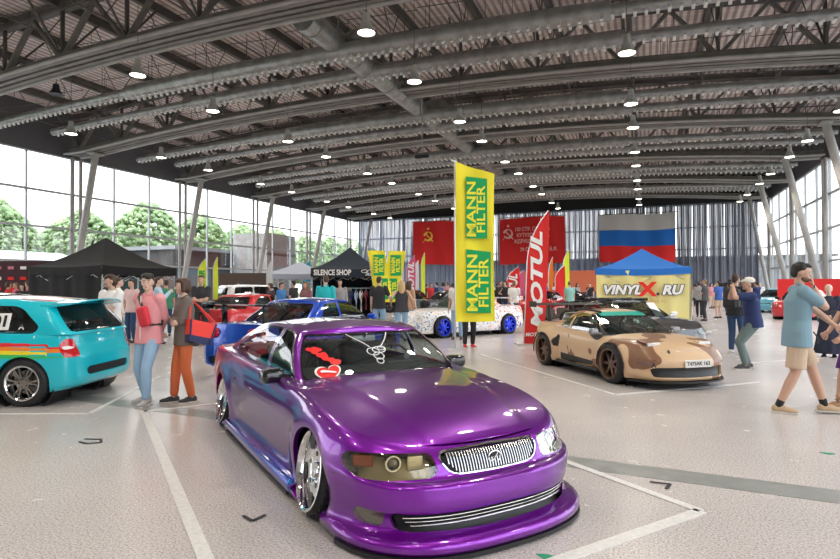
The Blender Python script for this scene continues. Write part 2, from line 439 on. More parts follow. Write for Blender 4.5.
# walls: a wall body above the glazing, frames, panes
wallm = mat('dark_grey_wall_panel', (.10, .10, .11), .6)
framem = mat('window_frame', (.42, .43, .44), .4, .2)
pane = glass('window_pane', (.97, .98, .98), .03)
ZW = [0, 3.1, 5.2, 7.4, 9.7]
def glazed(nm, wn, o, dx, L, main0, nsp):
    """o origin, dx unit direction along the wall, L length"""
    o = Vector(o); dx = Vector(dx); nrm = Vector((-dx.y, dx.x, 0))
    P = lambda s, z, off=0: o + dx * s + nrm * off + Vector((0, 0, z))
    mb = MB(); zt = 14.2
    mb.add([P(0, 9.7, -.15), P(L, 9.7, -.15), P(L, 9.7, .15), P(0, 9.7, .15), P(0, zt, -.15), P(L, zt, -.15), P(L, zt, .15), P(0, zt, .15)],
           [(3, 2, 1, 0), (4, 5, 6, 7), (0, 1, 5, 4), (1, 2, 6, 5), (2, 3, 7, 6), (3, 0, 4, 7)])
    tag(mb.build(nm, wallm), kind='structure')
    root = empty(wn, o); root['kind'] = 'structure'
    mb = MB()
    for z in ZW:
        mb.bar(P(0, z + (.06 if z == 0 else 0)) - o, P(L, z + (.06 if z == 0 else 0)) - o, .16, .13)
    s = 0; k = 0
    ss = list(np.arange(main0 % 3.0, L, 3.0))
    for s in ss: mb.bar(P(s, 0) - o, P(s, 9.7) - o, .09, .15)
    for s in ss: mb.bar(P(s + 1.5, 7.4) - o, P(s + 1.5, 9.7) - o, .05, .07) if False else None
    mb.build('window_frame', framem, root)
    mb = MB()
    for s in np.arange(main0 % 9.0, L, 9.0):
        for d in (-.3, .3): mb.tube([P(s + d, 0, .28) - o, P(s + d, 9.7, .28) - o], .11, 10)
    mb.build('window_post', steel_l, root, True)
    edges = [0] + ss + [L]
    for a, b in zip(edges, edges[1:]):
        if b - a < .2: continue
        mb = MB(); mb.add([P(a, 0, -.02) - o, P(b, 0, -.02) - o, P(b, 9.7, -.02) - o, P(a, 9.7, -.02) - o], [(0, 1, 2, 3)])
        mb.build('pane', pane, root)
glazed('wall_left', 'window_1', (XW, YN, 0), (0, -1, 0), YN - YS, YN - 25.8, 3)
glazed('wall_right', 'window_2', (XE, YS, 0), (0, 1, 0), YN - YS, 25.8 - YS, 3)
glazed('wall_back', 'window_3', (XE, YN, 0), (-1, 0, 0), XE - XW, 2.5, 3)
o = MB().box(((XW + XE) / 2, YS - .15, 7), (XE - XW + .6, .3, 14.4)).build('wall_front', mat('light_wall_panel', (.45, .44, .43), .6)); tag(o, kind='structure')

# back curtains: dark sheer drapes in narrow folds, opaque pelmet above
def sheer(name, col, alpha):
    m = bpy.data.materials.new(name); m.use_nodes = True; m.node_tree.nodes.clear(); N = NT(m)
    o = N.n('ShaderNodeOutputMaterial'); mx = N.n('ShaderNodeMixShader'); tr = N.n('ShaderNodeBsdfTransparent'); df = N.n('ShaderNodeBsdfDiffuse')
    df.inputs[0].default_value = (*col, 1); lw = N.n('ShaderNodeLayerWeight'); lw.inputs[0].default_value = .5
    ma = N.n('ShaderNodeMath', operation='MULTIPLY_ADD'); ma.inputs[1].default_value = 1.1; ma.inputs[2].default_value = alpha; ma.use_clamp = True
    N.l(lw, 'Facing', ma, 0); N.l(ma, 0, mx, 0); N.l(tr, 0, mx, 1); N.l(df, 0, mx, 2); N.l(mx, 0, o, 0); return m
shm = sheer('dark_sheer_curtain', (.22, .23, .28), .86)
shm2 = sheer('blue_grey_sheer', (.32, .37, .50), .80)
def drape(w, seed, amp, m):
    rr = random.Random(seed); ph = [rr.random() * 6 for _ in range(3)]; mb = MB()
    def fn(u, v):
        x = (u - .5) * w * (1 + .06 * math.sin(v * 3 + ph[0])); a = amp * (.5 + .6 * v)
        return (x, a * math.sin(u * 14 + ph[1] + .7 * math.sin(v * 4 + ph[2])) + a * .5 * math.sin(u * 31 + ph[2]), 9.9 - v * 9.75)
    mb.grid(fn, 36, 10); return mb
# real far world seen through the glass
gx = np.linspace(XW + .8, XE - .9, 31)
for i, (a, b) in enumerate(zip(gx, gx[1:])):
    c = (a + b) / 2; w = (b - a)
    dark = c > -2.5
    o = drape(w * (.985 if i % 4 else .95), i, .17, shm if dark else shm2).build('sheer_curtain', shm if dark else shm2, None, True, 80)
    o.location = (c, YN - .75, 0)
    tag(o, 'dark sheer curtain length hanging over the back windows', 'curtain', 'sheer curtains on the back wall')
o = MB().box(((XW + XE) / 2, YN - .9, 11.05), (XE - XW - 1, .1, 2.7)).build('black_pelmet', mat('black_cloth', (.015, .015, .017), .9)); tag(o, 'black cloth pelmet above the back curtains', 'pelmet')
# ------------------------------------------------------------ car bodies
def smooth_poly(pts, closed=True, sub=6):
    """Catmull-Rom through 2D points"""
    P = [np.array(p, float) for p in pts]; n = len(P); out = []
    for i in range(n if closed else n - 1):
        if closed: p0, p1, p2, p3 = P[i - 1], P[i], P[(i + 1) % n], P[(i + 2) % n]
        else: p0, p1, p2, p3 = P[max(i - 1, 0)], P[i], P[i + 1], P[min(i + 2, n - 1)]
        for k in range(sub):
            t = k / sub
            out.append(.5 * ((2 * p1) + (-p0 + p2) * t + (2 * p0 - 5 * p1 + 4 * p2 - p3) * t * t + (-p0 + 3 * p1 - 3 * p2 + p3) * t ** 3))
    if not closed: out.append(P[-1])
    return np.array(out)
def round_poly(pts, r, seg=4):
    """polygon with rounded corners"""
    n = len(pts); out = []
    rr = r if isinstance(r, (list, tuple)) else [r] * n
    for i in range(n):
        p = np.array(pts[i], float); a = np.array(pts[i - 1], float) - p; b = np.array(pts[(i + 1) % n], float) - p
        la, lb = np.linalg.norm(a), np.linalg.norm(b); q = min(rr[i], la * .45, lb * .45); A = p + a / la * q; B = p + b / lb * q
        for k in range(seg + 1):
            t = k / seg; out.append((1 - t) ** 2 * A + 2 * t * (1 - t) * p + t * t * B)
    return np.array(out)
def sd_poly(poly, X, Y):
    P = np.asarray(poly); d = np.full(X.shape, 1e9); s = np.ones(X.shape); n = len(P)
    for i in range(n):
        a = P[i]; b = P[i - 1]; ex, ey = b - a; wx, wy = X - a[0], Y - a[1]
        t = np.clip((wx * ex + wy * ey) / (ex * ex + ey * ey + 1e-12), 0, 1)
        d = np.minimum(d, (wx - ex * t) ** 2 + (wy - ey * t) ** 2)
        c1 = Y >= a[1]; c2 = Y < b[1]; c3 = ex * wy > ey * wx
        s = np.where((c1 & c2 & c3) | (~c1 & ~c2 & ~c3), -s, s)
    return s * np.sqrt(d)
def sd_line(pts, X, Y, w):
    P = np.asarray(pts, float); d = np.full(X.shape, 1e9)
    for a, b in zip(P, P[1:]):
        ex, ey = b - a; wx, wy = X - a[0], Y - a[1]
        t = np.clip((wx * ex + wy * ey) / (ex * ex + ey * ey + 1e-12), 0, 1)
        d = np.minimum(d, (wx - ex * t) ** 2 + (wy - ey * t) ** 2)
    return np.sqrt(d) - w
def K(tab):
    """smooth (monotone cubic) interpolation of a table [(x, y), ...]"""
    xs = np.array([t[0] for t in tab], float); ys = np.array([t[1] for t in tab], float)
    if xs[0] > xs[-1]: xs, ys = xs[::-1], ys[::-1]
    if len(xs) == 1: return lambda q: np.full(np.shape(q), ys[0]) if np.ndim(q) else ys[0]
    h = np.diff(xs); dl = np.diff(ys) / h; m = np.zeros(len(xs)); m[0] = dl[0]; m[-1] = dl[-1]
    for i in range(1, len(xs) - 1):
        if dl[i - 1] * dl[i] > 0:
            w1 = 2 * h[i] + h[i - 1]; w2 = h[i] + 2 * h[i - 1]; m[i] = (w1 + w2) / (w1 / dl[i - 1] + w2 / dl[i])
    def f(q):
        qa = np.clip(np.asarray(q, float), xs[0], xs[-1]); i = np.clip(np.searchsorted(xs, qa, side='right') - 1, 0, len(xs) - 2)
        t = (qa - xs[i]) / h[i]
        r = (2 * t ** 3 - 3 * t ** 2 + 1) * ys[i] + (t ** 3 - 2 * t ** 2 + t) * h[i] * m[i] + (-2 * t ** 3 + 3 * t ** 2) * ys[i + 1] + (t ** 3 - t ** 2) * h[i] * m[i + 1]
        return r if np.ndim(q) else float(r)
    return f

class Shell:
    """surface grid with per-vertex coordinates (x, y, z, a=arc from nose, c=arc from tail) and face tags, cut by signed functions"""
    def __init__(s): s.v = np.zeros((0, 5)); s.f = []; s.t = []
    def addgrid(s, P, t, flip=False, wrap=False):
        nr, nc, _ = P.shape; o = len(s.v); s.v = np.vstack([s.v, P.reshape(-1, 5)])
        for i in range(nr - 1):
            for j in range(nc - 1 if not wrap else nc):
                j2 = (j + 1) % nc
                q = (o + i * nc + j, o + i * nc + j2, o + (i + 1) * nc + j2, o + (i + 1) * nc + j)
                s.f.append(q[::-1] if flip else q); s.t.append(t)
    def cut(s, d, src, new):
        """d: value per vertex; faces tagged in src with d<0 get tag new, split along d=0"""
        d = np.where(np.abs(d) < 1e-6, 1e-6, d); neg = d < 0; nf = []; nt = []; cache = {}; extra = []; base = len(s.v)
        def ev(i, j):
            k = (min(i, j), max(i, j))
            if k not in cache:
                t = d[i] / (d[i] - d[j]); cache[k] = base + len(extra); extra.append(s.v[i] * (1 - t) + s.v[j] * t)
            return cache[k]
        for f, t in zip(s.f, s.t):
            if t not in src: nf.append(f); nt.append(t); continue
            k = sum(neg[i] for i in f)
            if k == 0: nf.append(f); nt.append(t)
            elif k == len(f): nf.append(f); nt.append(new)
            else:
                A, B = [], []; n = len(f)
                for q in range(n):
                    i, j = f[q], f[(q + 1) % n]
                    (A if neg[i] else B).append(i)
                    if neg[i] != neg[j]: e = ev(i, j); A.append(e); B.append(e)
                if len(A) > 2: nf.append(tuple(A)); nt.append(new)
                if len(B) > 2: nf.append(tuple(B)); nt.append(t)
        s.f, s.t = nf, nt
        if extra: s.v = np.vstack([s.v, np.array(extra)])
    def vnormals(s):
        n = np.zeros((len(s.v), 3)); P = s.v[:, :3]
        for f in s.f:
            a, b, c = P[f[0]], P[f[1]], P[f[2]]; nn = np.cross(b - a, c - a)
            if len(f) > 3: nn = nn + np.cross(c - a, P[f[3]] - a)
            for i in f: n[i] += nn
        # share normals between coincident vertices
        key = {}; q = np.round(P * 5000).astype(int)
        for i, k in enumerate(map(tuple, q)): key.setdefault(k, []).append(i)
        for g in key.values():
            if len(g) > 1: t = n[g].sum(0); n[g] = t
        l = np.linalg.norm(n, axis=1); l[l == 0] = 1; s.n = n / l[:, None]; return s.n
    def emit(s, tags, name, m, parent, off=0., lip=0., mats=None, smooth=True, lipdir=None, ang=None, onlylip=False):
        """faces of the given tags as one object; off moves along the normal, lip turns the open edges inwards"""
        n = s.n; P = s.v[:, :3]; idx = {}; vs = []; fs = []; mi = []; tags = list(tags)
        def gi(i):
            if i not in idx: idx[i] = len(vs); vs.append(P[i] + n[i] * off)
            return idx[i]
        # merge coincident
        key = {}
        def gm(i):
            k = tuple(np.round(P[i] * 5000).astype(int))
            if k not in key: key[k] = gi(i)
            return key[k]
        ec = {}; nor = []
        for f, t in zip(s.f, s.t):
            if t in tags:
                q = []
                for i in f:
                    g = gm(i)
                    if not q or q[-1] != g: q.append(g)
                if len(q) > 1 and q[0] == q[-1]: q.pop()
                if len(set(q)) < 3: continue
                fs.append(tuple(q)); mi.append(tags.index(t) if mats else 0)
                for a, b in zip(q, q[1:] + q[:1]):
                    ec[(a, b)] = ec.get((a, b), 0) + 1
        inv = {}
        for i, g in idx.items(): inv[g] = i
        nvn = [n[inv[g]] for g in range(len(vs))]
        if lip:
            bd = [e for e in ec if (e[1], e[0]) not in ec]; mp = {}
            if onlylip: fs = []; mi = []
            for a, b in bd:
                for g in (a, b):
                    if g not in mp:
                        nn = n[inv[g]]; mp[g] = len(vs); vs.append(vs[g] - nn * lip if lipdir is None else vs[g] + np.array(lipdir) * lip * (np.sign(vs[g][1]) if lipdir[1] else 1)); nvn.append(nn)
                fs.append((b, a, mp[a], mp[b])); mi.append(0)
        me = bpy.data.meshes.new(name); me.from_pydata([tuple(v) for v in vs], [], fs)
        for q in (mats if mats else [m]): me.materials.append(q)
        if mats: me.polygons.foreach_set('material_index', mi)
        if smooth:
            me.polygons.foreach_set('use_smooth', [True] * len(fs))
            if lip or ang: me.set_sharp_from_angle(angle=R(ang or 50))
            else:
                me.update(); me.normals_split_custom_set_from_vertices([tuple(q) for q in nvn])
        me.update()
        o = bpy.data.objects.new(name, me); COL.objects.link(o); o.parent = parent; return o

def outline(xf, xr, w, Lf, Lr, ef, er, t, side):
    """plan outline point: t in 0..1 from nose centre along the left side to tail centre.  t<.25 nose corner, .25-.75 side, >.75 tail corner"""
    if t < .25:
        ph = t / .25 * PI / 2; y = w * math.sin(ph) ** (2 / ef); x = (xf - Lf) + Lf * max(math.cos(ph), 0) ** (2 / ef)
    elif t > .75:
        ph = (1 - t) / .25 * PI / 2; y = w * math.sin(ph) ** (2 / er); x = (xr + Lr) - Lr * max(math.cos(ph), 0) ** (2 / er)
    else:
        u = (t - .25) / .5; x = (xf - Lf) + ((xr + Lr) - (xf - Lf)) * u; y = w
    return x, y
def arcs(n, e):
    """parameter values giving near-even spacing on a superellipse quarter"""
    ph = np.linspace(0, 1, 400) * PI / 2
    y = np.sin(ph) ** (2 / e); x = np.cos(ph) ** (2 / e); L = np.r_[0, np.cumsum(np.hypot(np.diff(x), np.diff(y) * 1.0))]
    return np.interp(np.linspace(0, L[-1], n + 1), L, ph / (PI / 2))
class CarShell(Shell):
    """lower body band + bonnet/boot cap + greenhouse band + roof cap.
    D: dict of tables; see make_* below"""
    def __init__(s, D):
        super().__init__(); s.D = D; D = dict(D)
        ef, er = D.get('ef', 2.9), D.get('er', 3.2); na, ns = D.get('na', 30), D.get('ns', 96)
        ta = arcs(na, ef) * .25; tr = .75 + (1 - arcs(na, er)[::-1]) * .25
        ts = np.r_[ta, np.linspace(.25, .75, ns + 1)[1:-1], tr]
        s.ts = ts
        zs = D['zrows']; xf, xr, w = K(D['xf']), K(D['xr']), K(D['w']); sh = K(D['shoulder']); zb = K(D.get('bottom', [(-3, zs[0]), (3, zs[0])]))
        wx = K(D['wx']); Lf, Lr = K(D['Lf']), K(D['Lr']); tuck = D.get('tuck', .0)
        nz = len(zs); G = np.zeros((nz, len(ts), 5))
        z0, z1 = zs[0], zs[-1]
        for i, z in enumerate(zs):
            for j, t in enumerate(ts):
                x, y = outline(xf(z), xr(z), w(z), Lf(z), Lr(z), ef, er, t, wx)
                # the rows stretch so the top row is the shoulder line and the bottom row the sill line
                f = (z - z0) / (z1 - z0); top = sh(x); bt = zb(x)
                zz = z + (top - z1) * max(0, (f - .45) / .55) ** 1.0 * 1.0 + (bt - z0) * max(0, 1 - f / .35)
                y2 = y * wx(x)
                if D.get('flare'): y2 += D['flare'](x, zz) * (y / w(z)) ** 3
                if D.get('push'): x += D['push'](x, y2, zz)
                G[i, j, :3] = (x, y2, zz)
        for i in range(nz):
            d = np.r_[0, np.cumsum(np.linalg.norm(np.diff(G[i, :, :2], axis=0), axis=1))]; G[i, :, 3] = d; G[i, :, 4] = d[-1] - d
        s.G = G
        for m in (1, -1):
            Q = G.copy(); Q[:, :, 1] *= m; s.addgrid(Q, "body", flip=(m < 0))
        # cap
        top = G[-1]; crown = K(D['crown']); nc = D.get('nc', 28)
        C = np.zeros((len(ts), 2 * nc + 1, 5))
        bul = D.get('bulge'); sp = D.get('cappow', 2.2)
        for j in range(len(ts)):
            x, yl, z = top[j, :3]
            for k in range(-nc, nc + 1):
                f = k / nc; f = math.copysign(1 - (1 - abs(f)) ** 1.35, f); y = yl * f
                h = crown(x) * (1 - abs(f) ** sp) * min(1, (yl / .45)) ** 1.2
                zz = z + h
                if bul: zz += bul(x, abs(y))
                C[j, k + nc] = (x, y, zz, top[j, 3], top[j, 4])
        s.addgrid(C, 'deck', flip=False)
        # greenhouse
        if 'gh' in D:
            g = D['gh']; nv = g.get('nv', 20); ef2, er2 = g.get('ef', 4.), g.get('er', 4.)
            ta = arcs(18, ef2) * .25; tr = .75 + (1 - arcs(18, er2)[::-1]) * .25; ts2 = np.r_[ta, np.linspace(.25, .75, 61)[1:-1], tr]
            B, T = g['base'], g['roof']           # (xf, xr, w, Lf, Lr)
            zbf = K(g['zbase']); zrf = K(g['zroof']); bow = g.get('bow', .05); bowf = g.get('bowf', .03)
            H = np.zeros((nv + 1, len(ts2), 5))
            for j, t in enumerate(ts2):
                xb, yb = outline(*B, ef2, er2, t, None); xt, yt = outline(*T, ef2, er2, t, None)
                yb *= g['wxb'](xb) if 'wxb' in g else 1; yt *= g['wxt'](xt) if 'wxt' in g else 1
                za, zt = zbf(xb), zrf(xt)
                sd = min(1, abs(yb) / (B[2] * .8)) ** 6
                for i in range(nv + 1):
                    v = i / nv; bw = 4 * v * (1 - v)
                    fr = 1 - sd; sg = 1 if t < .5 else -1
                    x = xb + (xt - xb) * v + sg * bw * bowf * fr; y = yb + (yt - yb) * v + bw * bow * sd
                    z = za + (zt - za) * v + bw * g.get('bowz', .02) * fr
                    # roll over into the roof
                    H[i, j] = (x, y, z, 0, 0)
            for i in range(nv + 1):
                d = np.r_[0, np.cumsum(np.linalg.norm(np.diff(H[0, :, :2], axis=0), axis=1))]; H[i, :, 3] = d; H[i, :, 4] = i / nv
            s.H = H; s.ghlen = H[0, -1, 3]
            for m in (1, -1):
                Q = H.copy(); Q[:, :, 1] *= m; s.addgrid(Q, "gh", flip=(m < 0))
            topg = H[-1]; nc = 16; C = np.zeros((len(ts2), 2 * nc + 1, 5)); cr = g.get('crown', .05)
            for j in range(len(ts2)):
                x, yl, z = topg[j, :3]
                for k in range(-nc, nc + 1):
                    f = k / nc; C[j, k + nc] = (x, yl * f, z + cr * (1 - f * f) ** .9 * min(1, yl / (.7 * T[2])), topg[j, 3], 2.)
            s.addgrid(C, 'roof', flip=False)
    def sides(s, tg, name, m, parent, **kw):
        out = []; keep = s.t
        for sgn in (1, -1):
            s.t = ['_' if (t == tg and s.v[f[0], 1] * sgn < 0) else t for f, t in zip(s.f, keep)]
            if tg in s.t: out.append(s.emit([tg], name, m, parent, **kw))
        s.t = keep; return out
    # convenience cutters --------------------------------------
    def A(s): return s.v[:, 0], s.v[:, 1], s.v[:, 2], s.v[:, 3], s.v[:, 4]
    def side(s, poly, src, new, r=None, which=0):
        x, y, z, a, c = s.A(); d = sd_poly(poly, x, z)
        if which: d = np.where(y * which < .2, 9, d)
        else: d = np.where(np.abs(y) < .2, 9, d)
        s.cut(d, src, new)
    def front(s, poly, src, new, sym=True, xmin=0., both=False):
        """poly in (arc from nose centre, z)"""
        x, y, z, a, c = s.A(); d = sd_poly(poly, a, z); d = np.where(x < xmin, 9, d)
        if sym == 'L': d = np.where(y < 0, 9, d)
        if sym == 'R': d = np.where(y > 0, 9, d)
        s.cut(d, src, new)
    def rear(s, poly, src, new, xmax=0., sym=None):
        x, y, z, a, c = s.A(); d = sd_poly(poly, c, z); d = np.where(x > xmax, 9, d)
        s.cut(d, src, new)
    def circ(s, cx, cz, r, src, new, which=0):
        x, y, z, a, c = s.A(); d = np.hypot(x - cx, z - cz) - r; d = np.where(np.abs(y) < .45, 9, d); s.cut(d, src, new)
    def sline(s, pts, w, src, new, which=0):
        x, y, z, a, c = s.A(); d = sd_line(pts, x, z, w); d = np.where(np.abs(y) < .3, 9, d); s.cut(d, src, new)
    def fline(s, pts, w, src, new):
        x, y, z, a, c = s.A(); d = sd_line(pts, a, z, w); d = np.where(x < 0, 9, d); s.cut(d, src, new)
    def rline(s, pts, w, src, new):
        x, y, z, a, c = s.A(); d = sd_line(pts, c, z, w); d = np.where(x > 0, 9, d); s.cut(d, src, new)
    def tline(s, pts, w, src, new):
        x, y, z, a, c = s.A(); d = sd_line(pts, x, np.abs(y), w); s.cut(d, src, new)
    def top(s, poly, src, new, absy=True):
        x, y, z, a, c = s.A(); d = sd_poly(poly, x, np.abs(y) if absy else y); s.cut(d, src, new)
    def ghpoly(s, poly, src, new):
        """poly in (arc from windscreen centre, v 0..1)"""
        x, y, z, a, c = s.A(); d = sd_poly(poly, a, c * 1.0); s.cut(d, src, new)
    def drop(s, tags):
        k = [i for i, t in enumerate(s.t) if t not in tags]; s.f = [s.f[i] for i in k]; s.t = [s.t[i] for i in k]

# ------------------------------------------------------------ wheels
rubber = mat('tyre_rubber', (.018, .018, .02), .62)
chrome = mat('polished_chrome', (.86, .87, .88), .07, 1.)
blackp = mat('black_plastic', (.015, .015, .016), .45)
gloss_black = mat('gloss_black', (.01, .01, .012), .08, 0, .6)
darkin = mat('car_interior', (.035, .036, .04), .75)
seatm = mat('seat_fabric', (.07, .075, .085), .8)
brk = mat('brake_disc', (.35, .34, .33), .35, 1.)
def wheel_meshes(key, Rt, Rr, wd, rimm, style, ns=5, dish=.09, lipm=None, seed=0):
    """meshes of one wheel, axle along y, outer face toward +y, centred on the axle"""
    h = wd / 2; sh = .022
    t = MB().lathe([(Rr - .005, -h + .01), (Rr + .012, -h - .004), (Rt - .035, -h - .006), (Rt - .008, -h + .018), (Rt, -h + .04), (Rt, -.02), (Rt, .02), (Rt, h - .04), (Rt - .008, h - .018), (Rt - .035, h + .006), (Rr + .012, h + .004), (Rr - .005, h - .01), (Rr - .012, h - .03), (Rr - .012, -h + .03)], 'y', n=56, closed=True)
    for k in range(28):      # tread blocks
        a = 2 * PI * k / 28
        for yy, tw in ((-h * .55, .3), (0, -.3), (h * .55, .3)):
            t.box(((Rt + .001) * math.cos(a), yy, (Rt + .001) * math.sin(a)), (.012, h * .42, .05), Matrix.Rotation(-a, 3, 'Y') @ Matrix.Rotation(tw, 3, 'X'))
    tm = t.mesh('wheel', rubber, True, 35)
    r = MB().lathe([(Rr + .006, h + .0), (Rr + .008, h + .008), (Rr - .004, h + .01), (Rr - .016, h + .002), (Rr - .024, h - .02), (Rr - .03, h - dish), (Rr - .03, -h + .01), (Rr + .004, -h - .005)], 'y', n=56, mi=1 if lipm else 0)
    y0 = h - dish; 
    if style == 'disc':       # full polished face with round windows and five lug pockets
        r.lathe([(Rr - .03, y0 + .005), (Rr - .06, y0 + .012), (Rr * .62, y0 + .02), (.07, y0 + .02), (.055, y0 + .012), (.05, y0 + .03), (0, y0 + .034)], 'y', n=56)
        for k in range(5):
            a = 2 * PI * k / 5 + .3; rr_ = .105
            r.lathe([(.0, y0 + .0225), (.016, y0 + .0225), (.017, y0 + .021)], 'y', (rr_ * math.cos(a), 0, rr_ * math.sin(a)), 12, mi=2)
            b = a + PI / 5; rr_ = Rr * .78
            P = [(rr_ * math.cos(b) + .052 * math.cos(q) * math.cos(b) - .03 * math.sin(q) * math.sin(b) * 1.6, rr_ * math.sin(b) + .052 * math.cos(q) * math.sin(b) + .03 * math.sin(q) * math.cos(b) * 1.6) for q in np.linspace(0, 2 * PI, 15)[:-1]]
            r.prism(P, y0 + .013, y0 + .0245, lambda x, z, y: (x, y, z), mi=2)
    else:
        r.lathe([(.075, y0 - .02), (.075, y0 + .02), (.05, y0 + .028), (.03, y0 + .03), (0, y0 + .03)], 'y', n=28)
        for k in range(ns):
            a = 2 * PI * k / ns
            for q in ((-1, 1) if style in ('split', 'mesh') else (0,)):
                w0, w1 = {'solid': (.034, .026), 'split': (.016, .012), 'mesh': (.011, .009)}[style]
                ang0 = a + q * .10; ang1 = a + q * ({'split': .16, 'mesh': PI / ns * .9}.get(style, 0))
                pa = Vector((.06 * math.cos(ang0), y0 + .012, .06 * math.sin(ang0))); pb = Vector(((Rr - .026) * math.cos(ang1), y0 - .005 + .01, (Rr - .026) * math.sin(ang1)))
                d = pb - pa; sd = Vector((-d.z, 0, d.x)).normalized(); up = Vector((0, 1, 0)); vs = []
                for p, ww, hh in ((pa, w0, .022), ((pa + pb) / 2 + up * .004, (w0 + w1) / 2, .016), (pb, w1 * 1.15, .016)):
                    vs += [p - sd * ww - up * hh, p + sd * ww - up * hh, p + sd * ww * .7 + up * hh * .6, p - sd * ww * .7 + up * hh * .6]
                r.add(vs, [(i * 4 + j, i * 4 + (j + 1) % 4, (i + 1) * 4 + (j + 1) % 4, (i + 1) * 4 + j) for i in range(2) for j in range(4)])
        for k in range(5):
            a = 2 * PI * k / 5; r.lathe([(0, y0 + .03), (.009, y0 + .03), (.01, y0 + .01)], 'y', (.052 * math.cos(a), 0, .052 * math.sin(a)), 8, mi=2)
    rm = r.mesh('rim', [rimm, lipm or rimm, blackp], True, 30)
    bm_ = MB().lathe([(.04, y0 - .06), (Rr * .72, y0 - .06), (Rr * .72, y0 - .085), (.04, y0 - .085)], 'y', n=32).box((Rr * .5, y0 - .07, .06), (.1, .07, .14)).mesh('brake_disc', brk, True, 30)
    return tm, rm, bm_
def put_wheel(parent, W, x, y, z, left, camber=0, steer=0, name='wheel'):
    tm, rm, bm_ = W
    o = bpy.data.objects.new(name, tm); COL.objects.link(o); o.parent = parent; o.location = (x, y, z)
    # outer face toward +y on the left side, mirrored by a half turn on the right
    base = Matrix.Identity(3) if left else Matrix.Rotation(PI, 3, 'Z')
    cb = Matrix.Rotation(R(camber) * (1 if left else -1), 3, 'X'); st = Matrix.Rotation(R(steer), 3, 'Z')
    o.rotation_euler = (st @ cb @ base).to_euler()
    q = bpy.data.objects.new('rim', rm); COL.objects.link(q); q.parent = o
    if bm_: q = bpy.data.objects.new('brake_disc', bm_); COL.objects.link(q); q.parent = o
    return o
def seat(parent, x, y, z, sc=1.):
    mb = MB(); mb.add(*rbox(.5 * sc, .5 * sc, .16, .05, (x + .05, y, z))).add(*rbox(.14, .48 * sc, .56 * sc, .05, (x - .24, y, z + .3), (0, -.25, 0)))
    mb.add(*rbox(.1, .25, .17, .04, (x - .36, y, z + .66 * sc), (0, -.2, 0)))
    return mb.build('seat', seatm, parent, True, 60)
def rbox(sx, sy, sz, r, c=(0, 0, 0), rot=None, n=3):
    """rounded box as (verts, faces)"""
    vs = []; fs = []; N_ = 2 * n + 2
    def prof(half):
        out = []
        for k in range(n + 1): out.append(-half + r - r * math.cos(PI / 2 * k / n) if False else -(half - r) - r * math.cos(PI / 2 * k / n))
        for k in range(n + 1): out.append((half - r) + r * math.sin(PI / 2 * k / n))
        return out
    # sphere-like mapping of a subdivided cube
    hx, hy, hz = sx / 2, sy / 2, sz / 2; m = 2 * n
    def P(u, v, w):
        q = Vector((u * hx, v * hy, w * hz)); inner = Vector((max(-hx + r, min(hx - r, q.x)), max(-hy + r, min(hy - r, q.y)), max(-hz + r, min(hz - r, q.z))))
        d = q - inner
        return inner + (d.normalized() * r if d.length > 1e-9 else d)
    M_ = Euler(rot).to_matrix() if rot is not None else Matrix.Identity(3); c = Vector(c)
    def ticks(h): 
        a = [-1, -1 + r / h * .3, -1 + r / h * .65, -1 + r / h, 1 - r / h, 1 - r / h * .65, 1 - r / h * .3, 1]
        return a
    tx, ty, tz = ticks(hx), ticks(hy), ticks(hz)
    for ax, sg in ((0, 1), (0, -1), (1, 1), (1, -1), (2, 1), (2, -1)):
        A_, B_ = [(ty, tz), (tx, tz), (tx, ty)][ax]; o = len(vs)
        for b in B_:
            for a in A_:
                p = [(sg, a, b), (a, sg, b), (a, b, sg)][ax]; vs.append(M_ @ P(*p) + c)
        fl = (sg > 0) ^ (ax == 1)
        for j in range(7):
            for i in range(7):
                q = (o + j * 8 + i, o + j * 8 + i + 1, o + (j + 1) * 8 + i + 1, o + (j + 1) * 8 + i); fs.append(q if fl else q[::-1])
    return vs, fs
# ------------------------------------------------------------ purple sedan
def paint(name, col, metal=.45, rough=.28, flip=None, rear=None, rearx=(-1.3, -1.9), fl=.5):
    m = mat(name, col, rough, metal, 1.); N = NT(m)
    src = None
    if flip:
        lw = N.n('ShaderNodeLayerWeight', i_Blend=fl); mx = N.n('ShaderNodeMix', data_type='RGBA'); mx.inputs[6].default_value = (*col, 1); mx.inputs[7].default_value = (*flip, 1)
        N.l(lw, 'Facing', mx, 0); src = (mx, 2)
    if rear:
        tc = N.n('ShaderNodeTexCoord'); sx = N.n('ShaderNodeSeparateXYZ'); mr = N.n('ShaderNodeMapRange'); mr.inputs[1].default_value = rearx[0]; mr.inputs[2].default_value = rearx[1]
        N.l(tc, 'Object', sx, 0); N.l(sx, 0, mr, 0); mx = N.n('ShaderNodeMix', data_type='RGBA'); mx.inputs[7].default_value = (*rear, 1)
        if src: N.l(src[0], src[1], mx, 6)
        else: mx.inputs[6].default_value = (*col, 1)
        N.l(mr, 0, mx, 0); src = (mx, 2)
    if src: N.l(src[0], src[1], N.b, 'Base Color')
    fk = N.n('ShaderNodeTexNoise', i_Scale=900.); b = N.n('ShaderNodeBump', i_Strength=.06, i_Distance=.001); N.l(fk, 'Fac', b, 'Height'); N.l(b, 0, N.b, 'Normal')
    return m
cglass = glass('car_glass', (.66, .72, .70), .05, edge=.38)
cglass_d = glass('dark_car_glass', (.30, .34, .34), .06, edge=.45)
lampglass = glass('smoked_lamp_lens', (.86, .80, .62), .10)
clearlens = glass('clear_lamp_lens', (.9, .92, .92), .12)
redlens = mat('red_lamp_lens', (.55, .01, .015), .12, 0, .8)
orangelens = mat('orange_lamp_lens', (.9, .25, .03), .15, 0, .8)
platem = mat('plate_white', (.75, .75, .73), .35)
inkm = mat('black_ink', (.02, .02, .02), .5)
whitem = mat('white_vinyl', (.85, .85, .85), .4)
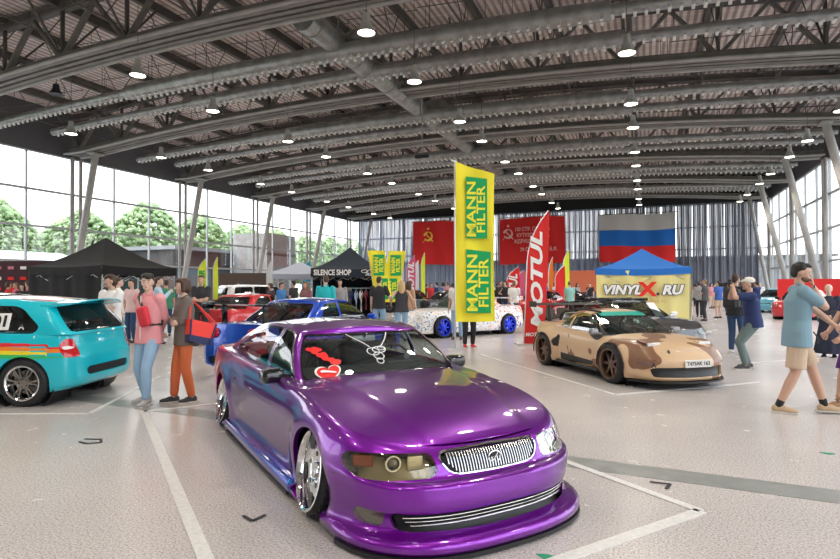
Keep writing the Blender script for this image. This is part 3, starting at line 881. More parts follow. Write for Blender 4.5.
redm = mat('red_vinyl', (.75, .02, .02), .4)
YR, YL = -1, 1

def expand(S, fn, poly, src, new, d):
    pass
def side_glass(S, poly, r, src=('gh',), gl='glass', tr='trim', w=.014, off=0):
    x, y, z, a, c = S.A(); P = round_poly(poly, r)
    d = sd_poly(P, x, z); d = np.where(np.abs(y) < .2, 9, d); S.cut(d - w, src, tr)
    x, y, z, a, c = S.A(); d = sd_poly(P, x, z); d = np.where(np.abs(y) < .2, 9, d); S.cut(d, (tr,), gl)
def gh_glass(S, poly, r, src=('gh',), gl='glass', tr='rubber', w=.015, front=True):
    P = round_poly(poly, r)
    x, y, z, a, c = S.A(); d = sd_poly(P * [1, .5], a, c * .5) ; S.cut(d - w, src, tr)
    x, y, z, a, c = S.A(); d = sd_poly(P * [1, .5], a, c * .5); S.cut(d, (tr,), gl)

def purple_sedan():
    root = empty('sedan_car', (-1.52 - 1.4 * .786, 3.91 + 1.4 * .619, 0), math.atan2(-.619, .786), 'lowered metallic purple sedan with polished dish wheels in the foreground', 'car')
    pm = paint('purple_paint', (.235, .004, .41), .55, .28, flip=(.07, .001, .125), rear=(.62, .02, .20))
    zr = np.r_[.03, .045, .06, .075, .09, .105, .115, .125, .14, .155, .17, .19, .21, .23, .25, .275, .30, .325, .35, .365, .378, .388, .396, .405, .42, .44, .46, .48, .50, .515, .53, .54, .55]
    bul = K([(-3, 0), (.6, 0), (.9, 1), (3, 1)]); yc = K([(.8, .60), (2.17, .38)])
    def bulge(x, y):
        q = (yc(x) - y) / .05; q = max(-1, min(1, q)); return .012 * bul(x) * (.5 + .5 * math.sin(q * PI / 2))
    def flare(x, z):
        r = 0
        if x < -1.5 and z < .22: return -.07
        for cx in (1.4, -1.4):
            d = math.hypot(x - cx, z - .27); r = max(r, .028 * math.exp(-((d - .35) / .10) ** 2) if z > .1 else 0)
        return r
    D = dict(zrows=zr, ef=2.7, er=3.2, na=44, ns=130, nc=30,
        xf=[(.03, 2.42), (.06, 2.445), (.09, 2.445), (.105, 2.43), (.125, 2.35), (.14, 2.315), (.19, 2.315), (.22, 2.33), (.25, 2.345), (.30, 2.35), (.35, 2.345), (.372, 2.345), (.386, 2.335), (.394, 2.285), (.402, 2.265), (.46, 2.24), (.52, 2.205), (.54, 2.18), (.55, 2.155)],
        xr=[(.03, -2.30), (.1, -2.34), (.2, -2.36), (.36, -2.38), (.40, -2.36), (.43, -2.31), (.55, -2.25)],
        w=[(.03, .885), (.075, .90), (.10, .895), (.125, .845), (.16, .835), (.25, .84), (.35, .862), (.42, .868), (.47, .86), (.51, .845), (.54, .82), (.55, .80)],
        wx=[(-2.4, .95), (-1.6, .985), (-1, 1), (1, 1), (1.7, .99), (2.4, .985)],
        Lf=[(.03, .80), (.10, .80), (.14, .70), (.38, .72), (.41, .66), (.55, .64)], Lr=[(.03, .5), (.55, .45)],
        shoulder=[(-2.4, .80), (-2.2, .815), (-1.6, .825), (-.8, .815), (.2, .80), (.8, .775), (1.2, .738), (1.6, .682), (1.9, .622), (2.1, .565), (2.17, .545)],
        bottom=[(-2.4, .16), (-1.7, .15), (-1.3, .05), (1.5, .04), (2.0, .03), (2.4, .03)],
        crown=[(-2.4, .02), (-2, .03), (-1.4, .03), (.6, .02), (.9, .035), (1.5, .045), (2.0, .03), (2.17, .012)], bulge=bulge, flare=flare,
        gh=dict(base=(.90, -1.80, .745, .30, .35), roof=(.37, -1.02, .56, .16, .2), ef=3.6, er=3.4,
                zbase=[(-1.8, .81), (-.8, .80), (.5, .765), (.9, .755)], zroof=[(-1.02, 1.115), (-.4, 1.152), (0, 1.15), (.37, 1.105)], bow=.035, bowf=.03, bowz=.015, crown=.045, nv=24))
    S = CarShell(D)
    # wheel openings
    for cx in (1.4, -1.4): S.circ(cx, .265, .315, ('body',), 'open')
    # lamps, grille, intake
    S.front(round_poly([(-.2, .548), (.345, .536), (.372, .50), (.32, .425), (.26, .408), (-.2, .400)], [0, .02, .03, .04, .04, 0]), ('body',), 'gsur', xmin=1.5)
    S.front(round_poly([(-.2, .540), (.336, .528), (.362, .50), (.313, .430), (.257, .415), (-.2, .408)], [0, .02, .03, .04, .04, 0]), ('gsur',), 'grille', xmin=1.5)
    LP = round_poly([(.40, .535), (.385, .44), (.42, .408), (.70, .402), (.90, .412), (.99, .452), (1.0, .51), (.93, .54), (.75, .542)], .03)
    S.front(LP, ('body',), 'lamp', xmin=1.2)
    S.front(round_poly([(-.2, .232), (.60, .230), (.695, .240), (.705, .21), (.67, .142), (.60, .134), (-.2, .126)], .012), ('body',), 'intake', xmin=1.2)
    S.front(round_poly([(.725, .235), (.935, .245), (.955, .185), (.90, .155), (.745, .150)], .02), ('body',), 'fog', xmin=1.2)
    # shut lines
    S.fline([(-.2, .397), (.3, .396), (.9, .396), (1.4, .40)], .003, ('body',), 'gap')
    S.tline([(.62, .71), (.9, .66), (1.5, .61), (2.0, .50), (2.12, .40), (2.175, .33)], .003, ('deck', 'body'), 'gap')
    for pts in ([(.62, .78), (.60, .55), (.55, .30), (.52, .16)], [(-.04, .80), (-.05, .50), (-.05, .16)], [(-1.02, .83), (-1.04, .70), (-.98, .55), (-.86, .40), (-.80, .16)], [(.52, .155), (-.80, .155)]):
        S.sline(pts, .003, ('body',), 'gap')
    S.sline([(1.02, .405), (-.98, .415)], .006, ('body',), 'mold')
    S.side(round_poly([(-.12, .60), (-.28, .60), (-.28, .565), (-.12, .565)], .01), ('body',), 'hand'); S.side(round_poly([(-.92, .61), (-.76, .61), (-.76, .575), (-.92, .575)], .01), ('body',), 'hand')
    S.rear(round_poly([(.36, .79), (1.0, .78), (1.0, .64), (.36, .62)], .03), ('body',), 'tail', xmax=-1.6)
    S.rline([(-.2, .56), (1.4, .56)], .003, ('body',), 'gap')
    # greenhouse
    gh_glass(S, [(-.3, .10), (.70, .10), (.70, .93), (-.3, .93)], .03, w=.02)
    side_glass(S, [(.66, .795), (.27, 1.085), (.12, 1.115), (-.01, 1.12), (.00, .80)], [.02, .08, .08, .01, .01])
    side_glass(S, [(-.07, .80), (-.08, 1.12), (-.50, 1.118), (-.88, 1.03), (-1.24, .86), (-1.20, .815)], [.01, .01, .14, .15, .05, .02])
    gl = S.ghlen
    gh_glass(S, [(gl - .62, .12), (gl + .3, .12), (gl + .3, .9), (gl - .62, .9)], .04)
    S.top(smooth_poly([(.80, 0), (.76, .4), (.60, .66), (0, .70), (-1.2, .68), (-1.62, .5), (-1.68, 0), (-1.68, -.1), (.8, -.1)], sub=3), ('deck',), 'hole')
    S.vnormals()
    S.emit(['body', 'deck', 'gap'], 'body_shell', pm, root, lip=.035, mats=[pm, pm, blackp])
    S.emit(['gh', 'roof'], 'roof_shell', pm, root, lip=.012)
    S.sides('mold', 'side_molding', paint('blue_trim_paint', (.02, .12, .5)), root, off=.006, lip=.01)
    S.sides('hand', 'door_handle', pm, root, off=.012, lip=.014)
    S.emit(['trim'], 'window_trim', chrome, root, off=.002, lip=.006); S.emit(['rubber'], 'windscreen_seal', gloss_black, root, off=.002, lip=.006)
    S.emit(['glass'], 'window_glass', cglass, root, off=-.002)
    S.emit(['gsur'], 'grille_surround', chrome, root, off=.004, lip=.012)
    S.emit(['grille'], 'grille_back', blackp, root, off=-.03)
    S.emit(['intake'], 'air_intake', blackp, root, off=-.055)
    for q in S.sides('fog', 'fog_lamp', lampglass, root): pass
    S.sides('fog', 'fog_lamp_bowl', mat('fog_bowl', (.2, .19, .17), .3, .3), root, off=-.03)
    S.sides('tail', 'tail_lamp', redlens, root, off=.002, lip=.01)
    # headlamps: bowl, projector, lens, one for each side
    x_of = lambda y, z: (K(D['xf'])(z) - K(D['Lf'])(z)) + K(D['Lf'])(z) * (1 - min(1, (abs(y) / K(D['w'])(z)) ** 2.7)) ** (1 / 2.7)
    bowl = mat('lamp_bowl', (.50, .46, .36), .3, .35); proj = mat('projector_lens', (.25, .25, .27), .05, .2, 1.)
    for sgn in (-1, 1):
        SS = S; keep = S.t; S.t = [('x' if (t == 'lamp' and S.v[f[0], 1] * sgn < 0) else t) for f, t in zip(S.f, S.t)]
        ln = S.emit(['lamp'], 'headlamp', lampglass if sgn < 0 else clearlens, root, off=.002); ln['label'] = 'smoked headlamp lens' if sgn < 0 else 'clear headlamp lens'
        S.emit(['lamp'], 'lamp_bowl', bowl, ln, off=-.075); S.emit(['lamp'], 'lamp_rim', blackp, ln, off=-.001, lip=.07, onlylip=True)
        S.t = keep
        pr = S.f and [i for i, (f, t) in enumerate(zip(S.f, S.t)) if t == 'lamp']
        for yy, rr_ in ((.60, .034),):
            xx = x_of(yy, .475) - .055; rt = Matrix.Rotation(R(12 * sgn), 3, 'Z')
            mb = MB(); mb.lathe([(0, .022), (rr_ * .5, .018), (rr_ * .8, .006), (rr_, -.01)], 'x', n=20, mi=0); mb.lathe([(rr_, -.02), (rr_ + .003, .004), (rr_ + .014, .004), (rr_ + .018, -.03)], 'x', n=20, mi=1)
            q = mb.build('projector', [proj, chrome], ln, True, 40); q.location = (xx, sgn * yy, .478); q.rotation_euler = (0, 0, R(14 * sgn))
        xa = x_of(.50, .475) - .07; q = MB().add(*rbox(.03, .10, .085, .01, (0, 0, 0))).build('reflector', mat('lamp_reflector', (.75, .72, .62), .25, .4), ln, True, 50); q.location = (xa, sgn * .475, .472); q.rotation_euler = (0, 0, R(10 * sgn))
        q = MB().add(*rbox(.03, .12, .07, .01, (0, 0, 0))).build('amber_lamp', mat('amber_plastic', (.35, .10, .06), .4), ln, True, 50); q.location = (x_of(.74, .48) - .07, sgn * .73, .485); q.rotation_euler = (0, 0, R(38 * sgn))
    # lip faces behind openings as dark box walls
    MB().add([(2.21, -.8, .12), (2.21, .8, .12), (2.21, .8, .56), (2.21, -.8, .56)], [(0, 1, 2, 3)])
    # grille bars
    mb = MB()
    for y in np.linspace(-.315, .315, 33):
        zt = .526; zb = .420 if abs(y) < .26 else .42 + (abs(y) - .26) * .9
        P = [(x_of(y, z) + .004, y, z) for z in np.linspace(zb, zt, 5)]
        for a, b in zip(P, P[1:]): mb.bar(a, b, .0075, .012)
    gb = mb.build('grille_bars', mat('satin_chrome', (.42, .42, .43), .25, 1.), root); gb['kind'] = 'stuff'
    ex = x_of(0, .47) + .012; MB().lathe([(0, 0), (.045, 0), (.045, -.01)], 'x', n=24).build('emblem_ground', blackp, root).matrix_basis = Matrix.Translation((ex - .004, 0, .474)) @ Matrix.Diagonal((1, 1, .74, 1))
    mb = MB()
    mb.tube([(ex - .003 + 0, .046 * math.cos(t), .474 + .034 * math.sin(t)) for t in np.linspace(0, 2 * PI, 25)[:-1]], .0045, 6, closed=True)
    mb.tube([(ex, .022 + .0, .497), (ex, .004, .474), (ex, -.012, .456), (ex, .03 * -1 - .008, .456)][::1], .005, 6); 
    mb.build('emblem', chrome, root, True)
    for zz, yy in ((.205, .60), (.182, .585), (.160, .56)):
        mb = MB(); P = [(x_of(y, zz) - .012, y, zz) for y in np.linspace(-yy, yy, 30)]
        mb.tube(P, .0048 if zz < .19 else .006, 6); mb.build('intake_bar', chrome, root, True)
    # splitter under the lip
    MB().prism([(x_of(y, .06) - .015 + .01, y * 1.0) for y in np.linspace(-.885, .885, 50)] + [(1.75, .8), (1.75, -.8)], .012, .034).build('splitter', blackp, root)
    MB().prism([(1.05, -.86), (1.05, .86), (-1.05, .86), (-1.05, -.86)], .035, .09).build('underbody', blackp, root)
    for sgn in (-1, 1):
        mb = MB(); mb.prism([(1.02, sgn * .80), (1.02, sgn * .905), (-1.02, sgn * .905), (-1.02, sgn * .80)], .03, .05); mb.build('skirt_blade', blackp, root)
        mb = MB(); mb.add(*rbox(2.17, .10, .105, .03, (0, sgn * .862, .10), (R(-14 * sgn), 0, 0))); mb.build('side_skirt', paint('blue_flip_paint', (.0, .20, .62), .8, .25, flip=(.10, .02, .5)), root, True, 60)
    # wheel housings
    for cx in (1.4, -1.4):
        for sgn in (-1, 1):
            MB().lathe([(.40, sgn * .3), (.40, sgn * .80)], 'y', (cx, 0, .265), 28).add([(cx - .4, sgn * .35, .0), (cx + .4, sgn * .35, 0), (cx + .4, sgn * .35, .66), (cx - .4, sgn * .35, .66)], [(0, 1, 2, 3)]).build('wheel_housing', blackp, root, True)
    W = wheel_meshes('p', .283, .252, .25, chrome, 'disc', dish=.06)
    for x in (1.4, -1.4):
        for left in (False, True):
            sgn = 1 if left else -1
            put_wheel(root, W, x, sgn * (.745 if x > 0 else .735), .283, left, camber=(9 if x > 0 else 11), steer=-3 if x > 0 else 0)
    # cabin
    MB().add(*rbox(2.3, 1.36, .1, .04, (-.25, 0, .22))).build('cabin_floor', darkin, root, True, 50)
    mb = MB(); mb.add(*rbox(.42, 1.34, .16, .07, (.58, 0, .735), (0, R(6), 0))); mb.add(*rbox(.2, .42, .06, .03, (.42, .36, .82)))
    mb.build('dashboard', mat('dash_grey', (.06, .063, .07), .7), root, True, 60)
    st = MB(); st.tube([(.0, .175 * math.cos(t), .175 * math.sin(t)) for t in np.linspace(0, 2 * PI, 33)[:-1]], .014, 8, closed=True)
    st.box((0.0, 0, 0), (.03, .30, .05)).box((0, 0, -.08), (.02, .05, .16)).tube([(0, 0, 0), (.25, 0, -.02)], .03, 10)
    q = st.build('steering_wheel', mat('wheel_grey', (.13, .13, .14), .5), root, True, 50); q.location = (.26, .36, .80); q.rotation_euler = (0, R(-22), 0)
    for y in (-.36, .36): seat(root, -.22, y, .36)
    mb = MB(); mb.add(*rbox(.5, 1.24, .18, .06, (-.92, 0, .36))); mb.add(*rbox(.14, 1.24, .55, .06, (-1.2, 0, .62), (0, R(-18), 0))); mb.build('rear_bench', seatm, root, True, 60)
    for sgn in (-1, 1): MB().add(*rbox(1.7, .05, .45, .02, (-.15, sgn * .70, .55))).build('door_card', darkin, root, True, 50)
    mb = MB(); mb.add(*rbox(.03, .22, .06, .012, (.36, 0, 1.045))); mb.tube([(.37, 0, 1.05), (.42, 0, 1.09)], .008, 6); mb.build('inner_mirror', mat('mirror_grey', (.5, .5, .52), .2, .5), root, True, 50)
    # door mirrors
    for sgn in (-1, 1):
        mb = MB(); mb.add(*rbox(.13, .19, .115, .045, (.52, sgn * .865, .80), (0, 0, R(-10 * sgn)))); mb.tube([(.56, sgn * .74, .775), (.54, sgn * .80, .785)], .03, 8)
        q = mb.build('door_mirror', gloss_black, root, True, 60)
        MB().quad(*[(.452, sgn * (.865 + a), .80 + b) for a, b in ((-.075, -.04), (.075, -.04), (.075, .04), (-.075, .04))]).build('mirror_glass', chrome, q)
    # windscreen stickers: heart and red lettering near the passenger pillar, white hanging charm
    def onscreen(u, v):   # u metres across (car left +), v 0..1 up the glass
        H = S.H; vv = v * (H.shape[0] - 1); i = int(min(vv, H.shape[0] - 2)); f = vv - i; row = H[i] * (1 - f) + H[i + 1] * f
        k = 0
        while row[k + 1][1] < abs(u): k += 1
        g = (abs(u) - row[k][1]) / (row[k + 1][1] - row[k][1]); p = row[k] * (1 - g) + row[k + 1] * g
        return Vector((p[0] + .006, math.copysign(abs(u), u), p[2] + .006))
    def decal(poly, nm, m, off=0.):
        mb = MB(); P = [onscreen(x, y) + Vector((off, 0, off)) for x, y in poly]; c = sum(P, Vector()) / len(P)
        mb.add([c] + P, [(0, i + 1, (i + 1) % len(P) + 1) for i in range(len(P))]); return mb.build(nm, m, root)
    hp = [(16 * math.sin(t) ** 3, 13 * math.cos(t) - 5 * math.cos(2 * t) - 2 * math.cos(3 * t) - math.cos(4 * t)) for t in np.linspace(0, 2 * PI, 40)[:-1]]
    decal([(-.50 + x * .0064 + y * .0008, .175 + y * .0115 + x * .0012) for x, y in hp], 'heart_sticker', whitem)
    decal([(-.50 + x * .0055 + y * .0008, .175 + y * .0098 + x * .0012) for x, y in hp], 'heart_sticker', redm, .002)
    a = onscreen(-.56, .2); b = onscreen(-.46, .2); c = onscreen(-.515, .3); d_ = onscreen(-.515, .1)
    decal([(-.56, .215), (-.53, .23), (-.49, .21), (-.44, .185), (-.445, .165), (-.50, .18), (-.555, .185)], 'heart_sticker_scribble', whitem, .005)
    rs = random.Random(4)
    for k in range(13):       # torn red scrap decals running down the pillar
        u0, v0 = -.57 + .012 * k + .05 * rs.random(), .66 - .026 * k + .05 * rs.random() - .03; n_ = 7
        decal([(u0 + (.022 + .016 * rs.random()) * math.cos(t), v0 + (.030 + .022 * rs.random()) * math.sin(t)) for t in np.linspace(0, 2 * PI, n_ + 1)[:-1]], 'red_scrap_decal', redm, .001 + .0004 * k)
    mb = MB()
    def line(pts, r=.0045): mb.tube([onscreen(x, y) for x, y in pts], r, 5)
    line([(-.20, .93), (-.14, .80), (-.09, .70), (-.06, .62)]); line([(.19, .93), (.13, .78), (.07, .66), (.03, .60)])
    for cx, cy, rx, ry in ((-.05, .52, .055, .075), (.01, .55, .06, .06), (-.02, .43, .045, .07), (.04, .58, .035, .04), (-.03, .33, .03, .05)):
        mb.tube([onscreen(cx + rx * math.cos(t), cy + ry * math.sin(t)) for t in np.linspace(0, 2 * PI, 19)[:-1]], .0042, 5, closed=True)
    mb.build('charm_decal', whitem, root)
    mb = MB(); mb.bar((.86, .1, .80), (.72, .52, .79), .012, .012); mb.bar((.86, -.42, .80), (.78, .04, .80), .012, .012); mb.build('wiper', blackp, root)
    return root
car1 = purple_sedan()
# ------------------------------------------------------------ the other cars
RIGHT = Vector((.9301, .3671, 0)); FWD = Vector((-.3671, .9301, 0))
def W_(cx, cz, z=0):      # metres right of and in front of the photographer -> hall coordinates
    p = RIGHT * cx + FWD * cz; return (p.x, p.y, z)
def hd(hx, hz):           # heading given the same way -> rotation about z
    p = RIGHT * hx + FWD * hz; return math.atan2(p.y, p.x)
def DEF(L=4.3, wb=2.5, w=.86, nose=.62, belt=.88, tail=.9, roof=1.28, gc=.14, wsx=(.75, .1), rsx=(-1.3, -.85), rw=.56, gw=.76, hoodx=None, ov=.5):
    """a stock body description from a few lengths"""
    xf = wb / 2 + (L - wb) * ov; xr = -wb / 2 - (L - wb) * (1 - ov)
    zr = np.unique(np.r_[np.linspace(gc, nose * .5, 8), np.linspace(nose * .5, nose, 14)])
    return dict(zrows=zr, ef=2.7, er=3.2, na=24, ns=90, nc=16,
        xf=[(gc, xf - .03), (gc + .04, xf), (nose * .6, xf + .01), (nose * .8, xf - .03), (nose, xf - .12)],
        xr=[(gc, xr + .08), (gc + .08, xr), (nose * .6, xr), (nose, xr + .08)],
        w=[(gc, w - .05), (gc + .1, w - .01), (nose * .75, w), (nose * .9, w - .02), (nose, w - .07)],
        wx=[(xr, .93), (-wb / 2, .99), (0, 1), (wb / 2, .99), (xf, .95)],
        Lf=[(gc, .65), (nose, .55)], Lr=[(gc, .4), (nose, .4)],
        shoulder=[(xr, tail), (-wb / 2, (tail + belt) / 2 + .01), (0, belt), (wsx[0], belt - .03), (xf - .5, (nose + belt) / 2 + .03), (xf, nose)],
        bottom=[(xr, gc + .06), (-wb / 2, gc), (xf, gc)],
        crown=[(xr, .02), (-.5, .03), (xf - .3, .04), (xf, .015)],
        gh=dict(base=(wsx[0] + .06, rsx[0] - .05, gw, .3, .3), roof=(wsx[1], rsx[1], rw, .15, .18), ef=3.6, er=3.6, nv=18,
                zbase=[(rsx[0], belt - .02), (wsx[0], belt - .04)], zroof=[(rsx[1], roof - .07), ((wsx[1] + rsx[1]) / 2, roof - .04), (wsx[1], roof - .06)], bow=.04, bowf=.03, crown=.04))
GENW = {}
def make_car(nm, label, loc, rot, D, pm, wheels, cuts=None, extras=None, glassm=None, wr=.30, group=None, scale=1., arch_r=None, sidewin=None, axle=None, tracky=None, cat='car', skip=(), trimm=None, wind=True, camber=0):
    root = empty(nm, loc, rot, label, cat, group); root.scale = (scale,) * 3
    S = CarShell(D); ax = axle or (1.25, -1.25)
    for cx in ax: S.circ(cx, wr - .005, arch_r or wr + .035, ('body',), 'open')
    g = D.get('gh')
    if g:
        belt = g['zbase'][0][1]; xb, xr_ = g['base'][0], g['base'][1]; gl = S.ghlen; wh = g['base'][2]
        if wind:
            gh_glass(S, [(-.3, .08), (wh * .92, .08), (wh * .92, .92), (-.3, .92)], .04)
            gh_glass(S, [(gl - wh * .85, .10), (gl + .3, .10), (gl + .3, .88), (gl - wh * .85, .88)], .04)
        for poly, rr_ in (sidewin or []): side_glass(S, poly, rr_, w=.012)
        S.top(round_poly([(xb - .12, -.1), (xb - .12, wh * .6), (xb - .3, wh - .08), (xr_ + .3, wh - .08), (xr_ + .12, wh * .6), (xr_ + .12, -.1)], .05), ('deck',), 'hole')
    if cuts: cuts(S, root)
    S.vnormals()
    S.emit(['body', 'deck', 'gap'], 'body_shell', pm, root, lip=.035, mats=[pm, pm, blackp])
    S.emit(['gh', 'roof'], 'roof_shell', pm, root, lip=.012)
    if g:
        S.emit(['trim', 'rubber'], 'window_trim', trimm or gloss_black, root, off=.002, lip=.006)
        S.emit(['glass'], 'window_glass', glassm or cglass_d, root, off=-.002)
        b = g['base']; z0 = belt - .18; xm = (b[0] + b[1]) / 2
        MB().add(*rbox(b[0] - b[1] - .1, 2 * b[2] - .18, .1, .03, (xm, 0, D['zrows'][0] + .14))).build('cabin_floor', darkin, root, True, 50)
        for y in (-.34, .34): seat(root, b[0] - 1.15, y, z0 - .22, .92)
        MB().add(*rbox(.36, 2 * b[2] - .22, .14, .05, (b[0] - .32, 0, belt - .11))).build('dashboard', darkin, root, True, 50)
        st = MB(); st.tube([(0, .17 * math.cos(t), .17 * math.sin(t)) for t in np.linspace(0, 2 * PI, 25)[:-1]], .013, 6, closed=True).box((0, 0, 0), (.03, .3, .05))
        q = st.build('steering_wheel', blackp, root, True, 50); q.location = (b[0] - .56, .34, belt - .03); q.rotation_euler = (0, R(-22), 0)
    for cx in ax:
        for sgn in (-1, 1):
            wy = K(D['w'])(D['zrows'][len(D['zrows']) // 2])
            MB().lathe([(wr + .08, sgn * (wy - .5)), (wr + .08, sgn * (wy - .05))], 'y', (cx, 0, wr), 20).add([(cx - wr - .06, sgn * (wy - .45), .05), (cx + wr + .06, sgn * (wy - .45), .05), (cx + wr + .06, sgn * (wy - .45), 2 * wr + .04), (cx - wr - .06, sgn * (wy - .45), 2 * wr + .04)], [(0, 1, 2, 3)]).build('wheel_housing', blackp, root, True)
    ty = tracky or (K(D['w'])(D['zrows'][len(D['zrows']) // 2]) - .12)
    for cx in ax:
        for left in (False, True): put_wheel(root, wheels, cx, ty * (1 if left else -1), wr, left, camber=camber)
    L0, L1 = ax[0] - wr - .1, ax[1] + wr + .1; wy = K(D['w'])(D['zrows'][0]) - .06
    MB().prism([(L0, -wy), (L0, wy), (L1, wy), (L1, -wy)], D['zrows'][0] + .01, D['zrows'][0] + .06).build('underbody', blackp, root)
    if extras: extras(S, root)
    return root
def mirrors(root, x, y, z, m, size=(.10, .18, .12)):
    for sgn in (-1, 1):
        mb = MB(); mb.add(*rbox(*size, .04, (x, sgn * y, z), (0, 0, R(-8 * sgn)))); mb.tube([(x + .05, sgn * (y - .13), z - .05), (x, sgn * (y - .05), z - .02)], .025, 8)
        mb.build('door_mirror', m, root, True, 60)
def wing(root, x, z, half, chord, m, up=.25, base_z=.9, endp=True, tilt=8):
    mb = MB(); n = 8
    prof = [(-.5, .0), (-.3, .035), (0, .045), (.3, .03), (.5, .0), (.3, -.012), (0, -.015), (-.3, -.01)]
    t = R(tilt); P = [(x + (a * math.cos(t) + b * math.sin(t)) * chord, z + (b * math.cos(t) - a * math.sin(t) * -1 * -1) * chord) for a, b in prof]
    mb.prism([(a, b) for a, b in P], -half, half, lambda a, b, y: (a, y, b)); q = mb.build('rear_wing', m, root)
    if endp:
        for s_ in (-1, 1): MB().add(*rbox(chord * 1.1, .02, .13, .008, (x, s_ * half, z))).build('end_plate', m, q, True, 50)
    for s_ in (-1, 1): MB().bar((x, s_ * half * .55, z), (x + .02, s_ * half * .55, base_z - .02), .025, .10).build('wing_strut', m, q)
    return q

# turquoise hatchback ---------------------------------------
teal = paint('turquoise_paint', (.0, .50, .62), .0, .3)
bands = [('rainbow_red', (.75, .02, .03)), ('rainbow_orange', (.9, .25, .02)), ('rainbow_yellow', (.9, .75, .02)), ('rainbow_green', (.03, .5, .12)), ('rainbow_blue', (.04, .12, .7))]
def hatch():
    D = DEF(L=3.75, wb=2.35, w=.84, nose=.66, belt=.92, tail=.93, roof=1.35, gc=.16, wsx=(.95, .35), rsx=(-1.72, -1.42), rw=.60, gw=.77)
    D['na'] = 30; D['ns'] = 130
    D['xr'] = [(.16, -1.70), (.22, -1.80), (.40, -1.83), (.50, -1.82), (.56, -1.77), (.66, -1.74)]
    D['er'] = 4.; D['gh']['er'] = 4.5; D['gh']['zroof'] = [(-1.42, 1.30), (-.6, 1.35), (.35, 1.30)]
    D['Lr'] = [(.16, .34), (.66, .3)]
    def cuts(S, root):
        # stepped rainbow band along the left and right sides
        z0 = .775
        for k, (n_, c_) in enumerate(bands[:4]):
            pts = []; xs = np.arange(-1.70, 1.9, .22); top = []; bot = []
            for i, x in enumerate(xs):
                dz = (.0, .012, .024, .03, .018, .0)[i % 6]
                a = z0 + dz - k * .048; top += [(x, a), (x + .22, a)]; bot += [(x, a - .048), (x + .22, a - .048)]
            S.side(np.array(top + bot[::-1]), ('body',), 'band%d' % k)
        S.side(round_poly([(-.55, .62), (-.62, .58), (-.72, .30), (.6, .22), (1.6, .3), (1.6, .62)], .05), ('body',), 'band4')
        S.rear(round_poly([(.63, .84), (.60, .62), (.81, .61), (.84, .68), (.82, .78), (.74, .85)], .03), ('body', 'band0', 'band1', 'band2', 'band3', 'gh'), 'tail', xmax=-1.2)
        S.rear(round_poly([(.66, .76), (.66, .72), (.80, .71), (.80, .75)], .01), ('tail',), 'tailw', xmax=-1.2); S.rear(round_poly([(.66, .68), (.66, .65), (.80, .645), (.80, .675)], .01), ('tail',), 'tailw', xmax=-1.2)
        S.rear(round_poly([(-.1, .47), (.50, .47), (.52, .41), (.48, .36), (-.1, .36)], .02), ('body',), 'slot', xmax=-1.2)
        S.rline([(-.2, .565), (1.3, .57)], .004, ('body',), 'gap')
        S.rline([(-.2, .555), (.62, .56), (.62, .95)], .004, ('body',), 'gap')
        S.sline([(.05, .92), (.03, .5), (.0, .17)], .003, ('body', 'band0', 'band1', 'band2', 'band3'), 'gap')
        for x, z, q in ((-1.38, .96, .04), (-1.30, .87, .04), (-1.60, .50, .035), (-1.45, .40, .03), (-.2, .88, .03), (-.78, .89, .03)):
            S.side(np.array([(x - q, z), (x - q * .25, z + q * .25), (x, z + q), (x + q * .25, z + q * .25), (x + q, z), (x + q * .25, z - q * .25), (x, z - q), (x - q * .25, z - q * .25)]), ('body',), 'star')
        for a, z, q in ((.25, .72, .03), (.46, .62, .02), (.1, .60, .02)):
            S.rear(np.array([(a - q, z), (a - q * .25, z + q * .25), (a, z + q), (a + q * .25, z + q * .25), (a + q, z), (a + q * .25, z - q * .25), (a, z - q), (a - q * .25, z - q * .25)]), ('body',), 'star')
        S.top(round_poly([(.22, -.1), (.22, .52), (-1.38, .52), (-1.38, -.1)], .04), ('roof',), 'rwhite')
        for y0 in (-.5, -.1, .3): S.top(np.array([(.2, y0), (.2, y0 + .2), (-1.35, y0 + .2), (-1.35, y0)]), ('rwhite',), 'rstripe', absy=False)
    def extras(S, root):
        for k, (n_, c_) in enumerate(bands): S.emit(['band%d' % k], 'rainbow_stripe', mat(n_, c_, .3, 0, .8), root)['kind'] = 'stuff'
        for q in S.sides('tail', 'tail_lamp', redlens, root, off=.004, lip=.012):
            pass
        S.emit(['slot'], 'bumper_slot', blackp, root, off=-.02); o = S.emit(['star'], 'star_decals', whitem, root, off=.001); o['kind'] = 'stuff'
        S.emit(['rwhite'], 'roof_wrap', whitem, root, off=.001)
        o = S.emit(['rstripe'], 'roof_stripes', mat('roof_red', (.7, .05, .06), .3, 0, .8), root, off=.002); o['kind'] = 'stuff'
        S.sides('tailw', 'lamp_insert', whitem, root, off=.005)
        # roof spoiler
        mb = MB()
        def sp(u, v):
            y = (u - .5) * 2 * .64; x = -1.28 - .50 * v * (1 - .25 * (2 * u - 1) ** 2); return (x, y, 1.325 + .01 * v - .06 * (2 * u - 1) ** 2 + .012)
        def sp2(u, v): a = sp(u, v); return (a[0], a[1], a[2] - .035 * (1 - v) - .014)
        mb.grid(sp, 14, 8); mb.grid(sp2, 14, 8); o_ = len(mb.v)
        e1 = [sp(i / 14, 1) for i in range(15)]; e2 = [sp2(i / 14, 1) for i in range(15)]
        mb.add(e1 + e2, [(i, i + 1, 16 + i, 15 + i) for i in range(14)])
        for u in (0, 1):
            a = [sp(u, j / 8) for j in range(9)]; b = [sp2(u, j / 8) for j in range(9)]; mb.add(a + b, [(j, j + 1, 10 + j, 9 + j) for j in range(8)])
        mb.build('roof_spoiler', teal, root, True, 40)
        # number sticker and letter on the left rear quarter glass
        MB().add(*rbox(.26, .006, .22, .003, (-.84, .745, 1.07), (R(18), 0, 0))).build('number_sticker', whitem, root)
